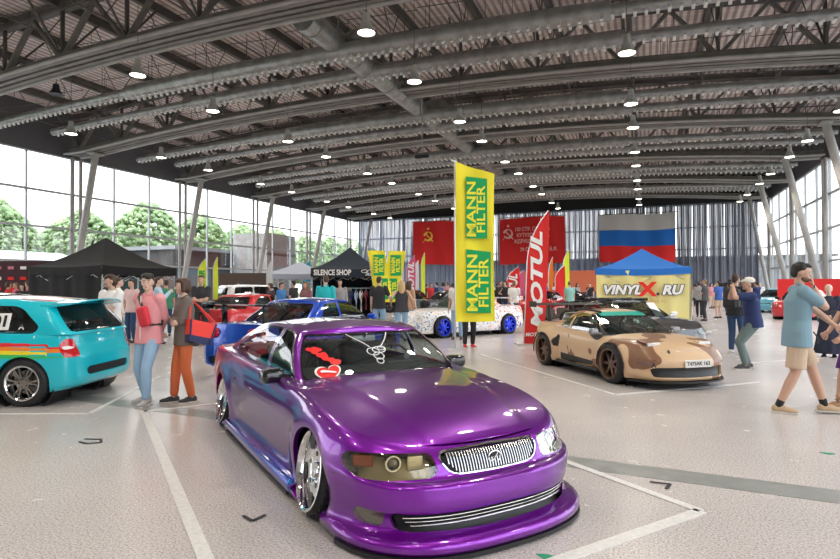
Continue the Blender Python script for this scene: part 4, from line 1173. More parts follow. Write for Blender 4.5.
        text_mesh('01', .2, inkm, root, mtx=frame((-.86, .755, 1.07), (-1, 0, 0), (0, -.3, 1)), bold=.006)
        text_mesh('A', .10, whitem, root, mtx=frame((-1.12, .752, 1.0), (-1, 0, 0), (0, -.3, 1)), bold=.002)
        mirrors(root, .72, .86, .95, teal)
        MB().bar((-1.76, 0, .98), (-1.60, .32, 1.04), .012, .012).build('rear_wiper', blackp, root)
    W = wheel_meshes('t', .305, .215, .2, mat('rim_bronze_grey', (.32, .30, .27), .25, .9), 'split', ns=6, dish=.05, lipm=chrome)
    ori = (-7.59 + 1.175 * -.93, 5.615 + 1.175 * -.367, 0)
    return make_car('hatchback_car', 'turquoise hatchback with a stepped rainbow side stripe and white star decals', ori, math.atan2(-.367, -.93), D, teal, W, cuts, extras, wr=.30,
        axle=(1.175, -1.175), sidewin=[([(.55, .94), (.30, 1.25), (-.02, 1.27), (.0, .94)], .04), ([(-.12, .93), (-.14, 1.27), (-1.05, 1.25), (-1.34, 1.0), (-1.28, .93)], [.03, .06, .12, .08, .05])], glassm=cglass_d)
hatch()

# camouflage coupe ------------------------------------------
camo = mat('desert_camouflage_wrap', (.5, .34, .2), .35, 0, .25); N = NT(camo)
tc = N.n('ShaderNodeTexCoord'); mp = N.n('ShaderNodeMapping'); mp.inputs['Location'].default_value = (7.1, 2.6, 1.4); N.l(tc, 'Object', mp, 0)
nz = N.n('ShaderNodeTexNoise', i_Scale=1.25, i_Detail=1.5, i_Distortion=.6); N.l(mp, 0, nz, 'Vector')
r1 = N.ramp(nz, 'Fac', [(0, (.035, .032, .03)), (.37, (.035, .032, .03)), (.375, (.60, .41, .25)), (.60, (.60, .41, .25)), (.605, (.22, .105, .055)), (1, (.22, .105, .055))], 'CONSTANT')
N.l(r1, 0, N.b, 'Base Color')
bronze = mat('bronze_rim', (.20, .13, .09), .3, .9)
def camocar():
    D = DEF(L=4.15, wb=2.4, w=.87, nose=.56, belt=.80, tail=.88, roof=1.22, gc=.15, wsx=(.85, .12), rsx=(-1.0, -.60), rw=.54, gw=.74, ov=.53)
    D['na'] = 32; D['ns'] = 130
    def fl(x, z):
        q = 0
        for cx, a in ((1.2, .075), (-1.2, .095)):
            d = math.hypot(x - cx, z - .32)
            q = max(q, a * (1 / (1 + math.exp((d - .47) / .02))))
        return q if z < .80 else q * .3
    D['flare'] = fl
    D['xf'] = [(.15, 2.14), (.18, 2.16), (.30, 2.12), (.38, 2.13), (.44, 2.12), (.50, 2.06), (.56, 1.96)]
    def cuts(S, root):
        S.front(round_poly([(-.1, .36), (.60, .36), (.74, .34), (.70, .21), (-.1, .20)], .02), ('body',), 'intake', xmin=1)
        S.front(round_poly([(.66, .44), (.96, .45), (.98, .40), (.68, .385)], .012), ('body',), 'marker', xmin=1)
        S.side(round_poly([(-.62, .66), (-.72, .70), (-.86, .56), (-.80, .46), (-.68, .44)], .03), ('body',), 'vent')
        S.fline([(-.1, .475), (1.3, .48)], .004, ('body',), 'gap')
        S.tline([(1.95, .30), (1.93, .62), (1.5, .66), (.85, .70)], .003, ('deck', 'body'), 'gap')
        S.tline([(1.78, .36), (1.78, .64), (1.55, .64), (1.52, .36), (1.78, .36)], .004, ('deck',), 'gap')
        S.sline([(.62, .8), (.60, .5), (.56, .2)], .003, ('body',), 'gap'); S.sline([(-.50, .8), (-.52, .5), (-.50, .2)], .003, ('body',), 'gap')
        S.side(round_poly([(-.60, .34), (.6, .30), (.5, .22), (-.6, .20)], .02), ('body',), 'sidepatch')
    def extras(S, root):
        S.emit(['intake'], 'air_intake', blackp, root, off=-.04); S.sides('marker', 'marker_lamp', mat('marker_dark', (.2, .12, .09), .2, 0, .8), root, off=.003, lip=.01)
        S.sides('vent', 'side_vent', blackp, root, off=-.03); S.sides('sidepatch', 'side_patch', blackp, root, off=.001)
        # half open pop-up lamps
        for sgn in (-1, 1):
            mb = MB(); mb.add(*rbox(.24, .30, .03, .012, (1.66, sgn * .50, .735), (0, R(6), 0))); q = mb.build('popup_lamp_lid', camo, root, True, 50)
            MB().add(*rbox(.04, .25, .065, .015, (1.775, sgn * .50, .70))).build('popup_lamp', mat('popup_lens', (.65, .66, .66), .15, .3), q, True, 50)
        MB().add(*rbox(.012, .50, .12, .004, (2.155, .05, .42))).build('number_plate', platem, root)
        text_mesh('T475AK 163', .085, inkm, root, mtx=frame((2.164, .05, .42), (0, 1, 0), (0, 0, 1)), extrude=.001, bold=.001)
        text_mesh('A', .10, inkm, root, mtx=frame((2.045, -.70, .40), (.45, .89, 0), (0, 0, 1)), extrude=.001, bold=.003)
        text_mesh('ZAVOD', .05, inkm, root, mtx=frame((1.93, -.80, .33), (.55, .83, 0), (0, 0, 1)), extrude=.001) if False else None
        mb = MB(); P = [(2.16 - .55 * abs(y / .93) ** 3.2, y) for y in np.linspace(-.93, .93, 30)]
        mb.prism([(x + .05, y) for x, y in P] + [(1.7, .86), (1.7, -.86)], .12, .14); mb.build('front_splitter', blackp, root)
        for sgn in (-1, 1):
            for k in range(10):
                a = 2 * PI * k / 22
            # riveted arch edge
            mb = MB(); mb.tube([(1.2 + .385 * math.cos(t), sgn * .945, .31 + .385 * math.sin(t)) for t in np.linspace(-.15, PI + .1, 20)], .012, 6); mb.build('arch_edge', blackp, root, True)
            mb = MB(); mb.tube([(-1.2 + .385 * math.cos(t), sgn * .965, .31 + .385 * math.sin(t)) for t in np.linspace(-.1, PI + .15, 20)], .012, 6); mb.build('arch_edge', blackp, root, True)
            MB().add(*rbox(1.5, .05, .06, .02, (0, sgn * .87, .16))).build('side_skirt', blackp, root, True, 50)
        mirrors(root, .62, .88, .84, mat('mirror_satin', (.25, .25, .26), .3, .4))
        wing(root, -1.78, 1.27, .88, .30, blackp, base_z=.88)
        MB().add(*rbox(.16, .98, .01, .004, (.19, 0, 1.135), (0, R(26), 0))).build('sun_strip', mat('green_sun_strip', (.03, .35, .27), .3), root)
        for sgn in (-1, 1): MB().tube([(.22, sgn * .46, 1.17), (-.3, sgn * .50, 1.215), (-.62, sgn * .48, 1.20)], .02, 6).build('roof_rail', blackp, root, True)
    W = wheel_meshes('c', .335, .255, .26, bronze, 'solid', ns=7, dish=.07)
    x, y, _ = W_(3.45 + .0, 10.12)
    return make_car('sports_car', 'sand and brown camouflage sports car with a wing and bronze wheels', (x, y, 0), hd(.267, -.963), D, camo, W, cuts, extras, wr=.335, arch_r=.365, axle=(1.2, -1.2), scale=.9, tracky=.83,
        sidewin=[([(.62, .815), (.22, 1.10), (-.10, 1.13), (-.34, 1.10), (-.42, .82)], [.02, .06, .1, .06, .03]), ([(-.52, .83), (-.45, 1.07), (-.60, 1.02), (-.82, .87)], .03)], glassm=glass('green_tint_glass', (.5, .66, .6), .10))
camocar()

# dark wagon with roof bars beside the camouflage car
charcoal = paint('charcoal_paint', (.06, .06, .065), .3, .3)
Wg = wheel_meshes('g', .31, .22, .2, mat('alloy_silver', (.5, .5, .5), .25, .9), 'solid', ns=5, dish=.04)
Wk = wheel_meshes('k', .31, .22, .2, mat('dark_alloy', (.08, .08, .085), .3, .8), 'solid', ns=5, dish=.04)
Wb = wheel_meshes('b', .31, .235, .22, mat('blue_rim', (.02, .05, .75), .25, .4), 'solid', ns=8, dish=.05)
SW = [([(.55, .95), (.20, 1.20), (-.05, 1.22), (-.04, .93)], .03), ([(-.12, .93), (-.13, 1.22), (-.62, 1.20), (-.98, .96)], [.02, .04, .1, .05])]
def roofbars(S, root):
    for sgn in (-1, 1): MB().tube([(.1, sgn * .5, 1.28), (-.9, sgn * .5, 1.28)], .02, 8).build('roof_rail', blackp, root, True)
    for x in (-.05, -.7): MB().tube([(x, -.62, 1.31), (x, .62, 1.31)], .022, 8).build('cross_bar', blackp, root, True)
    MB().add(*rbox(.5, .22, .02, .008, (.48, .42, 1.06), (0, R(40), 0))).build('paper_sheet', whitem, root)
    mirrors(root, .6, .86, .95, whitem)
    for sgn in (-1, 1): MB().add(*rbox(.06, .3, .12, .03, (1.98, sgn * .55, .62), (0, 0, R(-20 * sgn)))).build('headlamp', clearlens, root, True, 50)
make_car('estate_car', 'charcoal car with roof bars parked just behind the camouflage car', W_(4.75, 13.1), hd(.267, -.963), DEF(L=4.1, roof=1.30, belt=.92), charcoal, Wk, None, roofbars, wr=.31, scale=.92, sidewin=SW)

# blue coupe with a tall wing, seen from behind
blue = paint('blue_paint', (.01, .07, .50), .3, .25)
def blue_cuts(S, root):
    S.rear(round_poly([(-.1, .92), (-.1, .60), (.82, .60), (.80, .90)], .04), ('body',), 'panel', xmax=-1.5)
    S.rear(round_poly([(-.1, .38), (.55, .38), (.5, .22), (-.1, .22)], .03), ('body',), 'diff', xmax=-1.5)
def blue_extras(S, root):
    S.emit(['panel'], 'rear_panel', blue, root, off=-.01); S.emit(['diff'], 'diffuser', blackp, root, off=-.03)
    for sgn in (-1, 1):
        for yy, m_ in ((.62, redlens), (.40, redlens)):
            q = MB().lathe([(0, -.035), (.075, -.03), (.085, 0), (.085, .03)], 'x', n=20).build('tail_lamp', m_, root, True, 40); q.location = (-2.19 + (yy - .4) * .12, sgn * yy, .76)
            q2 = MB().lathe([(0, -.04), (.03, -.04), (.035, -.02)], 'x', n=14).build('lamp_centre', orangelens, q, True, 40)
    wing(root, -1.95, 1.20, .80, .26, gloss_black, base_z=.9)
    MB().add(*rbox(.01, .50, .11, .004, (-2.24, 0, .50))).build('number_plate', platem, root)
    mb = MB(); mb.tube([(-2.3, -.5, .24), (-2.0, -.5, .24)], .055, 16); mb.build('exhaust_pipe', chrome, root, True, 40)
    mirrors(root, .6, .88, .92, blue)
make_car('coupe_car', 'blue coupe with a black rear wing parked behind the purple car', W_(-2.0, 11.1), hd(.45, .89), DEF(L=4.5, wb=2.6, belt=.86, tail=.90, roof=1.30, wsx=(.85, .25), rsx=(-1.35, -.75)), blue, Wk, blue_cuts, blue_extras, wr=.31, axle=(1.3, -1.3),
    sidewin=[([(.62, .89), (.30, 1.18), (-.15, 1.22), (-.25, .88)], .03), ([(-.33, .88), (-.26, 1.21), (-.60, 1.17), (-.86, .92)], .04)])
# red coupe and silver wagon further back
redp = paint('red_paint', (.55, .02, .03), .1, .3); silver = paint('silver_paint', (.55, .56, .58), .6, .3); black = paint('black_paint', (.012, .012, .014), .1, .2); whitep = paint('white_paint', (.8, .8, .8), 0, .3)
def tails(S, root):
    for sgn in (-1, 1): MB().add(*rbox(.05, .34, .13, .02, (-2.12, sgn * .58, .74), (0, 0, R(12 * sgn)))).build('tail_lamp', redlens, root, True, 50)
    mirrors(root, .6, .88, .93, blackp)
def heads(S, root):
    for sgn in (-1, 1): MB().add(*rbox(.08, .34, .13, .03, (2.0, sgn * .58, .62), (0, R(-12), R(-22 * sgn)))).build('headlamp', clearlens, root, True, 50)
    MB().add(*rbox(.03, .6, .09, .01, (2.10, 0, .50))).build('grille', blackp, root, True, 50); MB().add(*rbox(.02, .48, .10, .004, (2.125, 0, .38))).build('number_plate', platem, root)
    mirrors(root, .6, .88, .93, blackp)
make_car('red_car', 'dark red car with a wing parked beyond the blue coupe', W_(-5.0, 17.2), hd(.35, .94), DEF(roof=1.32), redp, Wk, None, lambda S, r_: (tails(S, r_), wing(r_, -1.9, 1.15, .75, .24, blackp)), wr=.31, sidewin=SW)
make_car('wagon_car', 'silver wagon parked beyond the red car near the dark panels', W_(-5.9, 22.2), hd(.8, .6), DEF(L=4.4, roof=1.60, belt=1.0, tail=1.02, nose=.78, rsx=(-1.9, -1.75), rw=.62), silver, Wg, None, tails, wr=.32, sidewin=[([(.55, 1.03), (.20, 1.48), (-.05, 1.50), (-.04, 1.02)], .03), ([(-.12, 1.02), (-.13, 1.5), (-.8, 1.5), (-.8, 1.02)], .04), ([(-.88, 1.02), (-.88, 1.5), (-1.5, 1.47), (-1.6, 1.04)], .05)])
make_car('black_car', 'glossy black car behind the turquoise hatchback, only its roof showing', W_(-7.85, 9.95), hd(-1, .06), DEF(L=4.4, roof=1.42, belt=.95), black, Wk, None, heads, wr=.31, sidewin=SW)
# white coupe with a painted floral wrap and blue wheels
flo = mat('floral_wrap', (.8, .8, .8), .3, 0, .6); N = NT(flo)
tc = N.n('ShaderNodeTexCoord'); vo = N.n('ShaderNodeTexNoise', i_Scale=5.5, i_Detail=2., i_Distortion=1.4); N.l(tc, 'Object', vo, 'Vector')
r1 = N.ramp(vo, 'Fac', [(0, (.05, .10, .45)), (.36, (.05, .10, .45)), (.40, (.85, .86, .88)), (.52, (.85, .84, .84)), (.57, (.85, .30, .12)), (.62, (.75, .05, .06)), (.66, (.85, .45, .45)), (1, (.85, .85, .85))], 'CONSTANT')
v2 = N.n('ShaderNodeTexNoise', i_Scale=9., i_Detail=3., i_Distortion=2.); N.l(tc, 'Object', v2, 'Vector')
r2 = N.ramp(v2, 'Fac', [(0, (.15, .3, .6)), (.38, (.15, .3, .6)), (.42, (1, 1, 1)), (.60, (1, 1, 1)), (.64, (.9, .55, .3))], 'CONSTANT')
sx = N.n('ShaderNodeSeparateXYZ'); N.l(tc, 'Object', sx, 0); mr = N.n('ShaderNodeMapRange'); mr.inputs[1].default_value = .3; mr.inputs[2].default_value = -1.2; N.l(sx, 0, mr, 0)
mx = N.n('ShaderNodeMix', data_type='RGBA'); N.l(mr, 0, mx, 0); N.l(r2, 0, mx, 6); N.l(r1, 0, mx, 7); N.l(mx, 2, N.b, 'Base Color')
make_car('wrapped_coupe', 'white coupe with blue and orange floral wrap and blue wheels behind the yellow banner', W_(1.25, 18.1), hd(-.82, -.57), DEF(L=4.4, wb=2.6, roof=1.22, belt=.84, tail=.88), flo, Wb, None, lambda S, r_: (heads(S, r_), wing(r_, -1.9, 1.12, .75, .24, flo)), wr=.31, tracky=.80, axle=(1.3, -1.3), glassm=glass('teal_tint_glass', (.35, .6, .5), .12),
    sidewin=[([(.60, .87), (.25, 1.12), (-.15, 1.16), (-.25, .87)], .03), ([(-.33, .87), (-.26, 1.15), (-.60, 1.1), (-.86, .90)], .04)])
# far cars: cheap copies of one template in several paints
def far(nm, label, cx, cz, hx, hz, p_, D=None, group=None, w=None): return make_car(nm, label, W_(cx, cz), hd(hx, hz), D or dict(DEF(roof=1.34, belt=.88), na=14, ns=44, nc=8), p_, w or Wk, None, heads, wr=.31, sidewin=SW, group=group)
lb = paint('light_blue_paint', (.12, .42, .55), .1, .3); grn = paint('grey_green_paint', (.15, .18, .17), .3, .3)
far('classic_car', 'light blue boxy car far off behind the man in the polo shirt', 20.6, 33.0, -.75, -.65, lb)
far('red_car', 'red car parked in front of the light blue one at the right', 17.6, 26.3, -.72, -.68, redp)
far('dark_car', 'dark car far off right of the yellow banner legs', 4.5, 33, -.9, .4, black)
far('black_car', 'black low car beyond the blonde woman', -.4, 33.6, .97, -.2, black)
far('grey_car', 'grey car far off at the left of the red flag', -.3, 39, .9, .3, grn)
far('white_car', 'white car parked right of the yellow booth wall', 11.2, 25.5, -.42, -.9, whitep)
far('black_car', 'black car beyond the camouflage car wing', 8.6, 32.0, .9, -.4, black)
far('red_car', 'red low car seen left of the camouflage car wing', 5.7, 27.0, -.5, -.86, redp)
far('dark_car', 'dark grey car behind the black shirt man with jeans', 1.8, 27.5, .9, .4, charcoal)
# ------------------------------------------------------------ tents, banners, flags
alum = mat('anodised_tube', (.62, .62, .63), .35, .7)
def cloth(name, col, rough=.85, trans=.0, bump=.0):
    m = mat(name, col, rough); m.use_backface_culling = False
    return m
def tent(label, cx, cz, rot, w, d, eave, peak, canm, valm, valh=.28, walls=(), wallm=None, group=None, nm='canopy_tent', sag=1.45, legm=None, wallz=.05):
    root = empty(nm, W_(cx, cz), rot, label, 'tent', group); hw, hd_ = w / 2, d / 2
    C4 = [(-hw, -hd_), (hw, -hd_), (hw, hd_), (-hw, hd_)]
    mb = MB()
    for k in range(4):
        a, b = Vector((*C4[k], 0)), Vector((*C4[(k + 1) % 4], 0))
        def fn(u, v):
            p = (a.lerp(b, u)) * v; h = eave + (peak - eave) * (1 - v) ** sag * 1.0
            dip = -.05 * math.sin(PI * u) * v * v; z = h + dip - .03 * math.sin(PI * u) * math.sin(PI * v)
            return (p.x, p.y, z)
        mb.grid(fn, 12, 14)
    mb.build('canopy', canm, root, True, 60)
    mb = MB()
    for k in range(4):
        a, b = Vector((*C4[k], 0)), Vector((*C4[(k + 1) % 4], 0)); nrm = (b - a).normalized().cross(Vector((0, 0, 1)))
        def fn(u, v):
            p = a.lerp(b, u) + nrm * (.012 + .012 * math.sin(u * 40) * v); return (p.x, p.y, eave - .05 * math.sin(PI * u) - valh * v)
        mb.grid(fn, 30, 4)
    mb.build('valance', valm, root, True, 60)
    for x, y in C4:
        MB().tube([(x * .97, y * .97, 0), (x * .97, y * .97, eave - .04)], .022, 6).box((x * .97, y * .97, .01), (.12, .12, .02)).build('leg', legm or alum, root)
    mb = MB()
    for k in range(4):
        a, b = Vector((*C4[k], 0)) * .97, Vector((*C4[(k + 1) % 4], 0)) * .97; n = 4
        for i in range(n):
            p, q = a.lerp(b, i / n), a.lerp(b, (i + 1) / n); mb.tube([(p.x, p.y, eave - .5), (q.x, q.y, eave - .12)], .012, 5); mb.tube([(p.x, p.y, eave - .12), (q.x, q.y, eave - .5)], .012, 5)
    mb.build('scissor_frame', legm or alum, root)
    for k in walls:
        a, b = Vector((*C4[k], 0)), Vector((*C4[(k + 1) % 4], 0)); nrm = (b - a).normalized().cross(Vector((0, 0, 1)))
        def fn(u, v):
            p = a.lerp(b, u) * .985 + nrm * (.03 * math.sin(u * 17 + v * 2) + .015 * math.sin(u * 41)); return (p.x, p.y, wallz + (eave - .1 - wallz) * v)
        MB().grid(fn, 40, 6).build('side_wall', wallm or valm, root, True, 70)
    return root
def yawof(): return .37594
blackc = cloth('black_tent_cloth', (.012, .012, .014)); bluec = cloth('blue_tent_cloth', (.02, .16, .55)); yelc = cloth('pale_yellow_cloth', (.78, .70, .30)); greyc = cloth('pale_lilac_cloth', (.42, .45, .55))
navyc = cloth('navy_tent_cloth', (.02, .028, .045))
tent('large black pop-up tent behind the turquoise hatchback', -11.3, 20.6, yawof() + R(45), 3.75, 3.75, 2.3, 3.35, blackc, blackc, .3, walls=(3, 0), wallm=blackc) if False else None
t = tent('large black pop-up tent with closed side behind the turquoise hatchback', -11.65, 21.2, yawof() + R(71), 3.4, 3.4, 2.25, 3.36, blackc, blackc, .3, walls=(3,), wallm=blackc)
t = tent('navy pop-up tent with white shop lettering behind the blue coupe', -3.15, 25.8, yawof() + R(2), 3.05, 3.0, 2.30, 3.30, navyc, navyc, .36, walls=(2, 1, 3), wallm=navyc)
text_mesh('SILENCE SHOP', .32, whitem, t, mtx=frame((-.62, -1.56, 2.10), (1, 0, 0), (0, 0, 1)), bold=.012, extrude=.003, sx=.76)
mb = MB()
mb.tube([(.75 + .14 * math.cos(q), -1.56, 2.16 + .06 * math.sin(q)) for q in np.linspace(.6, 2 * PI, 18)], .015, 5); mb.tube([(.80, -1.56, 2.12), (.95, -1.56, 2.22), (1.1, -1.56, 2.19), (1.35, -1.56, 2.2)], .014, 5)
mb.build('emblem', whitem, t)
text_mesh('SILENCE', .15, whitem, t, mtx=frame((1.05, -1.56, 2.03), (1, 0, 0), (0, 0, 1)), bold=.004, extrude=.003, shear=.3)
t = tent('pale lilac pop-up tent left of the navy shop tent', -6.4, 30.5, yawof(), 3.2, 3.2, 2.2, 2.85, greyc, greyc, .25)
t = tent('blue roofed pop-up tent with a pale yellow printed wall behind the camouflage car', 8.0, 20.6, yawof() + R(-21), 3.0, 3.0, 2.12, 2.85, bluec, bluec, .22, walls=(0, 1, 3), wallm=yelc)
MB().prism([(-1.5, -.01), (1.5, -.01), (1.5, .0), (-1.5, .0)], 1.0, 1.1)
txm = mat('lettering_dark_edge', (.05, .05, .10), .5)
for (tx, col, off, x0, sz) in (('VINYL', whitem, -1.60, -.66, .42), ('RU', whitem, -1.60, .90, .42)):
    text_mesh(tx, sz, txm, t, mtx=frame((x0, off + .006, 1.36), (1, 0, 0), (0, 0, 1)), bold=.042, extrude=.003, shear=.25, sx=1.08)
    text_mesh(tx, sz, col, t, mtx=frame((x0, off - .004, 1.36), (1, 0, 0), (0, 0, 1)), bold=.02, extrude=.003, shear=.25, sx=1.08)
text_mesh('X', .62, mat('lettering_red', (.75, .03, .02), .5), t, mtx=frame((.16, -1.61, 1.37), (1, 0, 0), (0, 0, 1)), bold=.03, extrude=.003, sx=1.1)
text_mesh('.', .5, txm, t, mtx=frame((.48, -1.60, 1.36), (1, 0, 0), (0, 0, 1)), bold=.02, extrude=.003)
text_mesh('НИКА ТО', .13, mat('lettering_orange', (.6, .3, .1), .5), t, mtx=frame((.45, -1.60, .98), (1, 0, 0), (0, 0, 1)), extrude=.003)

# hanging flags on the back wall
def flagcloth(nm, x0, x1, z0, z1, m, label, seed=0, cols=None):
    root = empty(nm, (x0, YN - 2.2, z1), 0, label, 'flag', 'big flags on the back wall'); w, h = x1 - x0, z1 - z0; rr = random.Random(seed); a = rr.random() * 5
    S_ = lambda u, v: (u * w, .10 * math.sin(u * 9 + a + v * 2.5) + .06 * math.sin(u * 23 - v * 3) + .25 * v * math.sin(u * 4 + a), -v * h + .08 * math.sin(u * 5 + a))
    bands_ = cols or [(0, 1, m)]
    for v0, v1, mm in bands_: MB().grid(lambda u, v: S_(u, v0 + (v1 - v0) * v), 48, 10).build('flag_cloth', mm, root, True, 80)
    MB().tube([(-.1, 0, .06), (w + .1, 0, .06)], .04, 8).build('rail', steel_d, root)
    for u in (.1, .9): MB().tube([(u * w, 0, .05), (u * w, 0, .75)], .012, 4).build('hanging_cord', steel_d, root)
    return root, S_
redf = cloth('red_flag_cloth', (.62, .02, .02)); gold = mat('gold_print', (.85, .55, .05), .6); wprint = mat('faded_white_print', (.72, .42, .40), .6)
def hammer_sickle(root, cx, cz, s, m, y=-.35, star=True):
    mb = MB(); f = lambda x, z, yy: (cx + x * s, yy, cz + z * s)
    out = [(.48 * math.cos(t), .48 * math.sin(t)) for t in np.linspace(R(120), R(-150), 26)]; inn = [(.02 + .36 * math.cos(t) - .07 * (1 if 1 else 0), .06 + .36 * math.sin(t)) for t in np.linspace(R(-142), R(112), 26)]
    n = 26
    for i in range(n - 1):
        a, b = out[i], out[i + 1]; c, d = inn[n - 2 - i], inn[n - 1 - i]
        mb.add([f(*a, y), f(*b, y), f(*c, y), f(*d, y), f(*a, y - .02), f(*b, y - .02), f(*c, y - .02), f(*d, y - .02)], [(3, 2, 1, 0), (4, 5, 6, 7), (0, 1, 5, 4), (2, 3, 7, 6)])
    mb.bar(f(-.34, -.34, y), f(-.60, -.60, y), .09 * s, .02)
    mb.bar(f(.50, -.52, y - .02), f(-.28, .26, y - .02), .02, .10 * s)
    mb.bar(f(-.46, .12, y - .03), f(-.12, .44, y - .03), .03, .2 * s)
    mb.build('hammer_and_sickle', m, root)
    if star:
        P = [((.17 if k % 2 == 0 else .07) * math.sin(k * PI / 5), .78 + (.17 if k % 2 == 0 else .07) * math.cos(k * PI / 5)) for k in range(10)]
        mb = MB(); mb.add([f(0, .78, y - .02)] + [f(x, z, y - .02) for x, z in P], [(0, i + 1, (i + 1) % 10 + 1) for i in range(10)]); mb.build('star', m, root)
r_, _ = flagcloth('red_flag', -25.3, -17.2, 4.0, 9.0, redf, 'large red flag with a gold hammer and sickle left of the tall yellow banner', 1)
hammer_sickle(r_, 2.1, -1.75, 1.15, gold, -.4)
r_, _ = flagcloth('red_flag', -14.9, -7.9, 3.95, 8.95, redf, 'large red flag with pale lettering behind the red feather banner', 2)
hammer_sickle(r_, 1.0, -1.75, 1.1, wprint, -.4)
for k, (tx, x, z) in enumerate((('150 СТР. ОРДЕНА', 3.6, -1.3), ('КУТУЗОВА II СТ.', 3.7, -1.95), ('ИДРИЦК. ДИВ.', 3.3, -2.6), ('79 С.К. 3 У.А. 1 Б.Ф.', 4.3, -3.5))):
    text_mesh(tx, .56, wprint, r_, mtx=frame((x, -.40, z), (1, 0, 0), (0, 0, 1)), extrude=.005, bold=.01, sx=.8)
wf, bf = cloth('white_flag_cloth', (.50, .48, .47)), cloth('blue_flag_cloth', (.01, .13, .48))
flagcloth('tricolour_flag', -4.45, 2.75, 3.9, 8.8, None, 'large white blue and red striped flag on the back wall above the yellow booth', 3, [(0, .33, wf), (.33, .66, bf), (.66, 1, redf)])

# tall printed banners
ylm = cloth('yellow_banner_cloth', (.95, .82, .05)); grm = mat('banner_green_print', (.0, .36, .10), .6); redb = cloth('red_banner_cloth', (.72, .03, .03)); yp = mat('banner_yellow_print', (.85, .82, .05), .6)
def rotframe(o): return frame(o, (0, 0, 1), (-1, 0, 0))   # text runs upwards, its top to the left
def mann(root, w, h, z0, blocks, y=-.05):
    for (xa, xb, za, zb) in blocks:
        mb = MB(); n = 10
        P = [(xa, za), (xb, za - (xb - xa) * .02), (xb, zb - (xb - xa) * .12), (xa, zb)]
        mb.prism(P, y - .003, y, lambda a, b, q: (a, q, b)); mb.build('green_panel', grm, root)
        L = zb - za; wd = xb - xa
        text_mesh('MANN', wd * .60, yp, root, mtx=frame((xa + wd * .27, y - .008, (za + zb) / 2 - L * .03), (0, 0, 1), (-1, 0, 0)), extrude=.002, bold=wd * .012, sx=L * .84 / (wd * .60 * 2.75))
        text_mesh('FILTER', wd * .56, yp, root, mtx=frame((xa + wd * .72, y - .008, (za + zb) / 2 - L * .04), (0, 0, 1), (-1, 0, 0)), extrude=.002, bold=wd * .010, sx=L * .84 / (wd * .56 * 3.2))
root = empty('banner_flag', W_(.83, 13.55), yawof(), 'tall yellow banner with two green printed blocks held upright in the centre', 'banner')
def bn(u, v): return (.02 + .93 * u * (1 - .04 * math.sin(v * 3)), .03 * math.sin(u * 8 + v * 5) + .02 * math.sin(v * 13 + u * 3), .66 + 3.8 * v - .30 * u * v + .04 * (u - .4) ** 2)
MB().grid(bn, 24, 60).build('banner_cloth', ylm, root, True, 80)
MB().tube([(0, 0, 0), (0, 0, 4.5)], .018, 8).box((0, 0, .015), (.35, .35, .03)).build('pole', alum, root)
MB().tube([(-.08, 0, 4.5), (.06, 0, 4.46)], .02, 8).build('finial', whitem, root)
mann(root, .93, 3.8, .66, [(.26, .76, 2.64, 4.10), (.26, .84, .88, 2.38)], y=-.07)
for k, (px, tilt, lab) in enumerate(((377, 8, 'small yellow and green banner tilted right beside the navy tent'), (393, -9, 'small yellow and green banner leaning over the blonde woman'))):
    D_ = 20.5 + .3 * k; root = empty('banner_flag', W_((px - 420) / 571.9 * D_ + (.25 if k == 0 else -.15), D_), yawof(), lab, 'banner', 'small leaning yellow banners')
    t_ = math.tan(R(-tilt))
    MB().grid(lambda u, v: (-.31 + .62 * u + t_ * 2.0 * v, .03 * math.sin(u * 6 + v * 4), .95 + 1.85 * v), 8, 12).build('banner_cloth', ylm, root, True, 80)
    MB().tube([(-.31 - t_ * .95 * 1.08, 0, 0), (-.31 + t_ * 2.0, 0, 2.85)], .014, 6).build('pole', alum, root)
    for (za, zb) in ((1.05, 1.80), (1.9, 2.65)):
        xm = t_ * 2.0 * ((za + zb) / 2 - .95) / 1.85
        MB().prism([(-.17 + xm, za), (.22 + xm, za), (.22 + xm, zb), (-.17 + xm, zb)], -.05, -.045, lambda a, b, q: (a, q, b)).build('green_panel', grm, root)
        for tx, xx in (('MANN', -.06), ('FILTER', .12)): text_mesh(tx, .2, yp, root, mtx=frame((xx + xm, -.055, (za + zb) / 2), (0, 0, 1), (-1, 0, 0)), extrude=.002, bold=.008, sx=.95 if tx == 'MANN' else .85)
def feather(nm, label, px, D_, z0, z1, w, m, txt=None, tm=None, group=None, lean=0, ts=1., curve=.35):
    root = empty(nm, W_((px - 420) / 571.9 * D_, D_), yawof(), label, 'banner', group); h = z1 - z0
    def left(v): return -w / 2 + w * .98 * max(0, (v - (1 - curve)) / curve) ** 2.2 + lean * v
    def right(v): return w / 2 + lean * v + .06 * w * math.sin(v * 3)
    MB().grid(lambda u, v: (left(v) + (right(v) - left(v)) * u, .03 * math.sin(u * 5 + v * 7) * w, z0 + h * v), 8, 30).build('banner_cloth', m, root, True, 80)
    MB().tube([(-w / 2, 0, 0)] + [(left(v) - .01, 0, z0 + h * v) for v in np.linspace(0, 1, 14)], .014 if D_ < 20 else .02, 6).box((-w / 2, 0, .015), (.4, .4, .03)).build('pole', alum, root)
    if txt: text_mesh(txt, w * .95 * ts, tm or whitem, root, mtx=frame((.04 * w + lean * .45, -.03 * w - .01, z0 + h * .47), (0, 0, 1), (-1, 0, 0)), extrude=.003, bold=w * .03, shear=.25, sx=h * .70 / (w * .95 * ts * .66 * len(txt)))
    return root
r_ = feather('feather_banner', 'tall red feather banner with big white lettering right of the yellow banner', 533.5, 14.7, .02, 3.45, .50, redb, 'MOTUL', whitem, lean=.16, ts=.85, curve=.4)
text_mesh('MOTUL', .13, whitem, r_, mtx=frame((.0, -.03, .26), (1, 0, 0), (0, 0, 1)), extrude=.002, bold=.004, shear=.2)
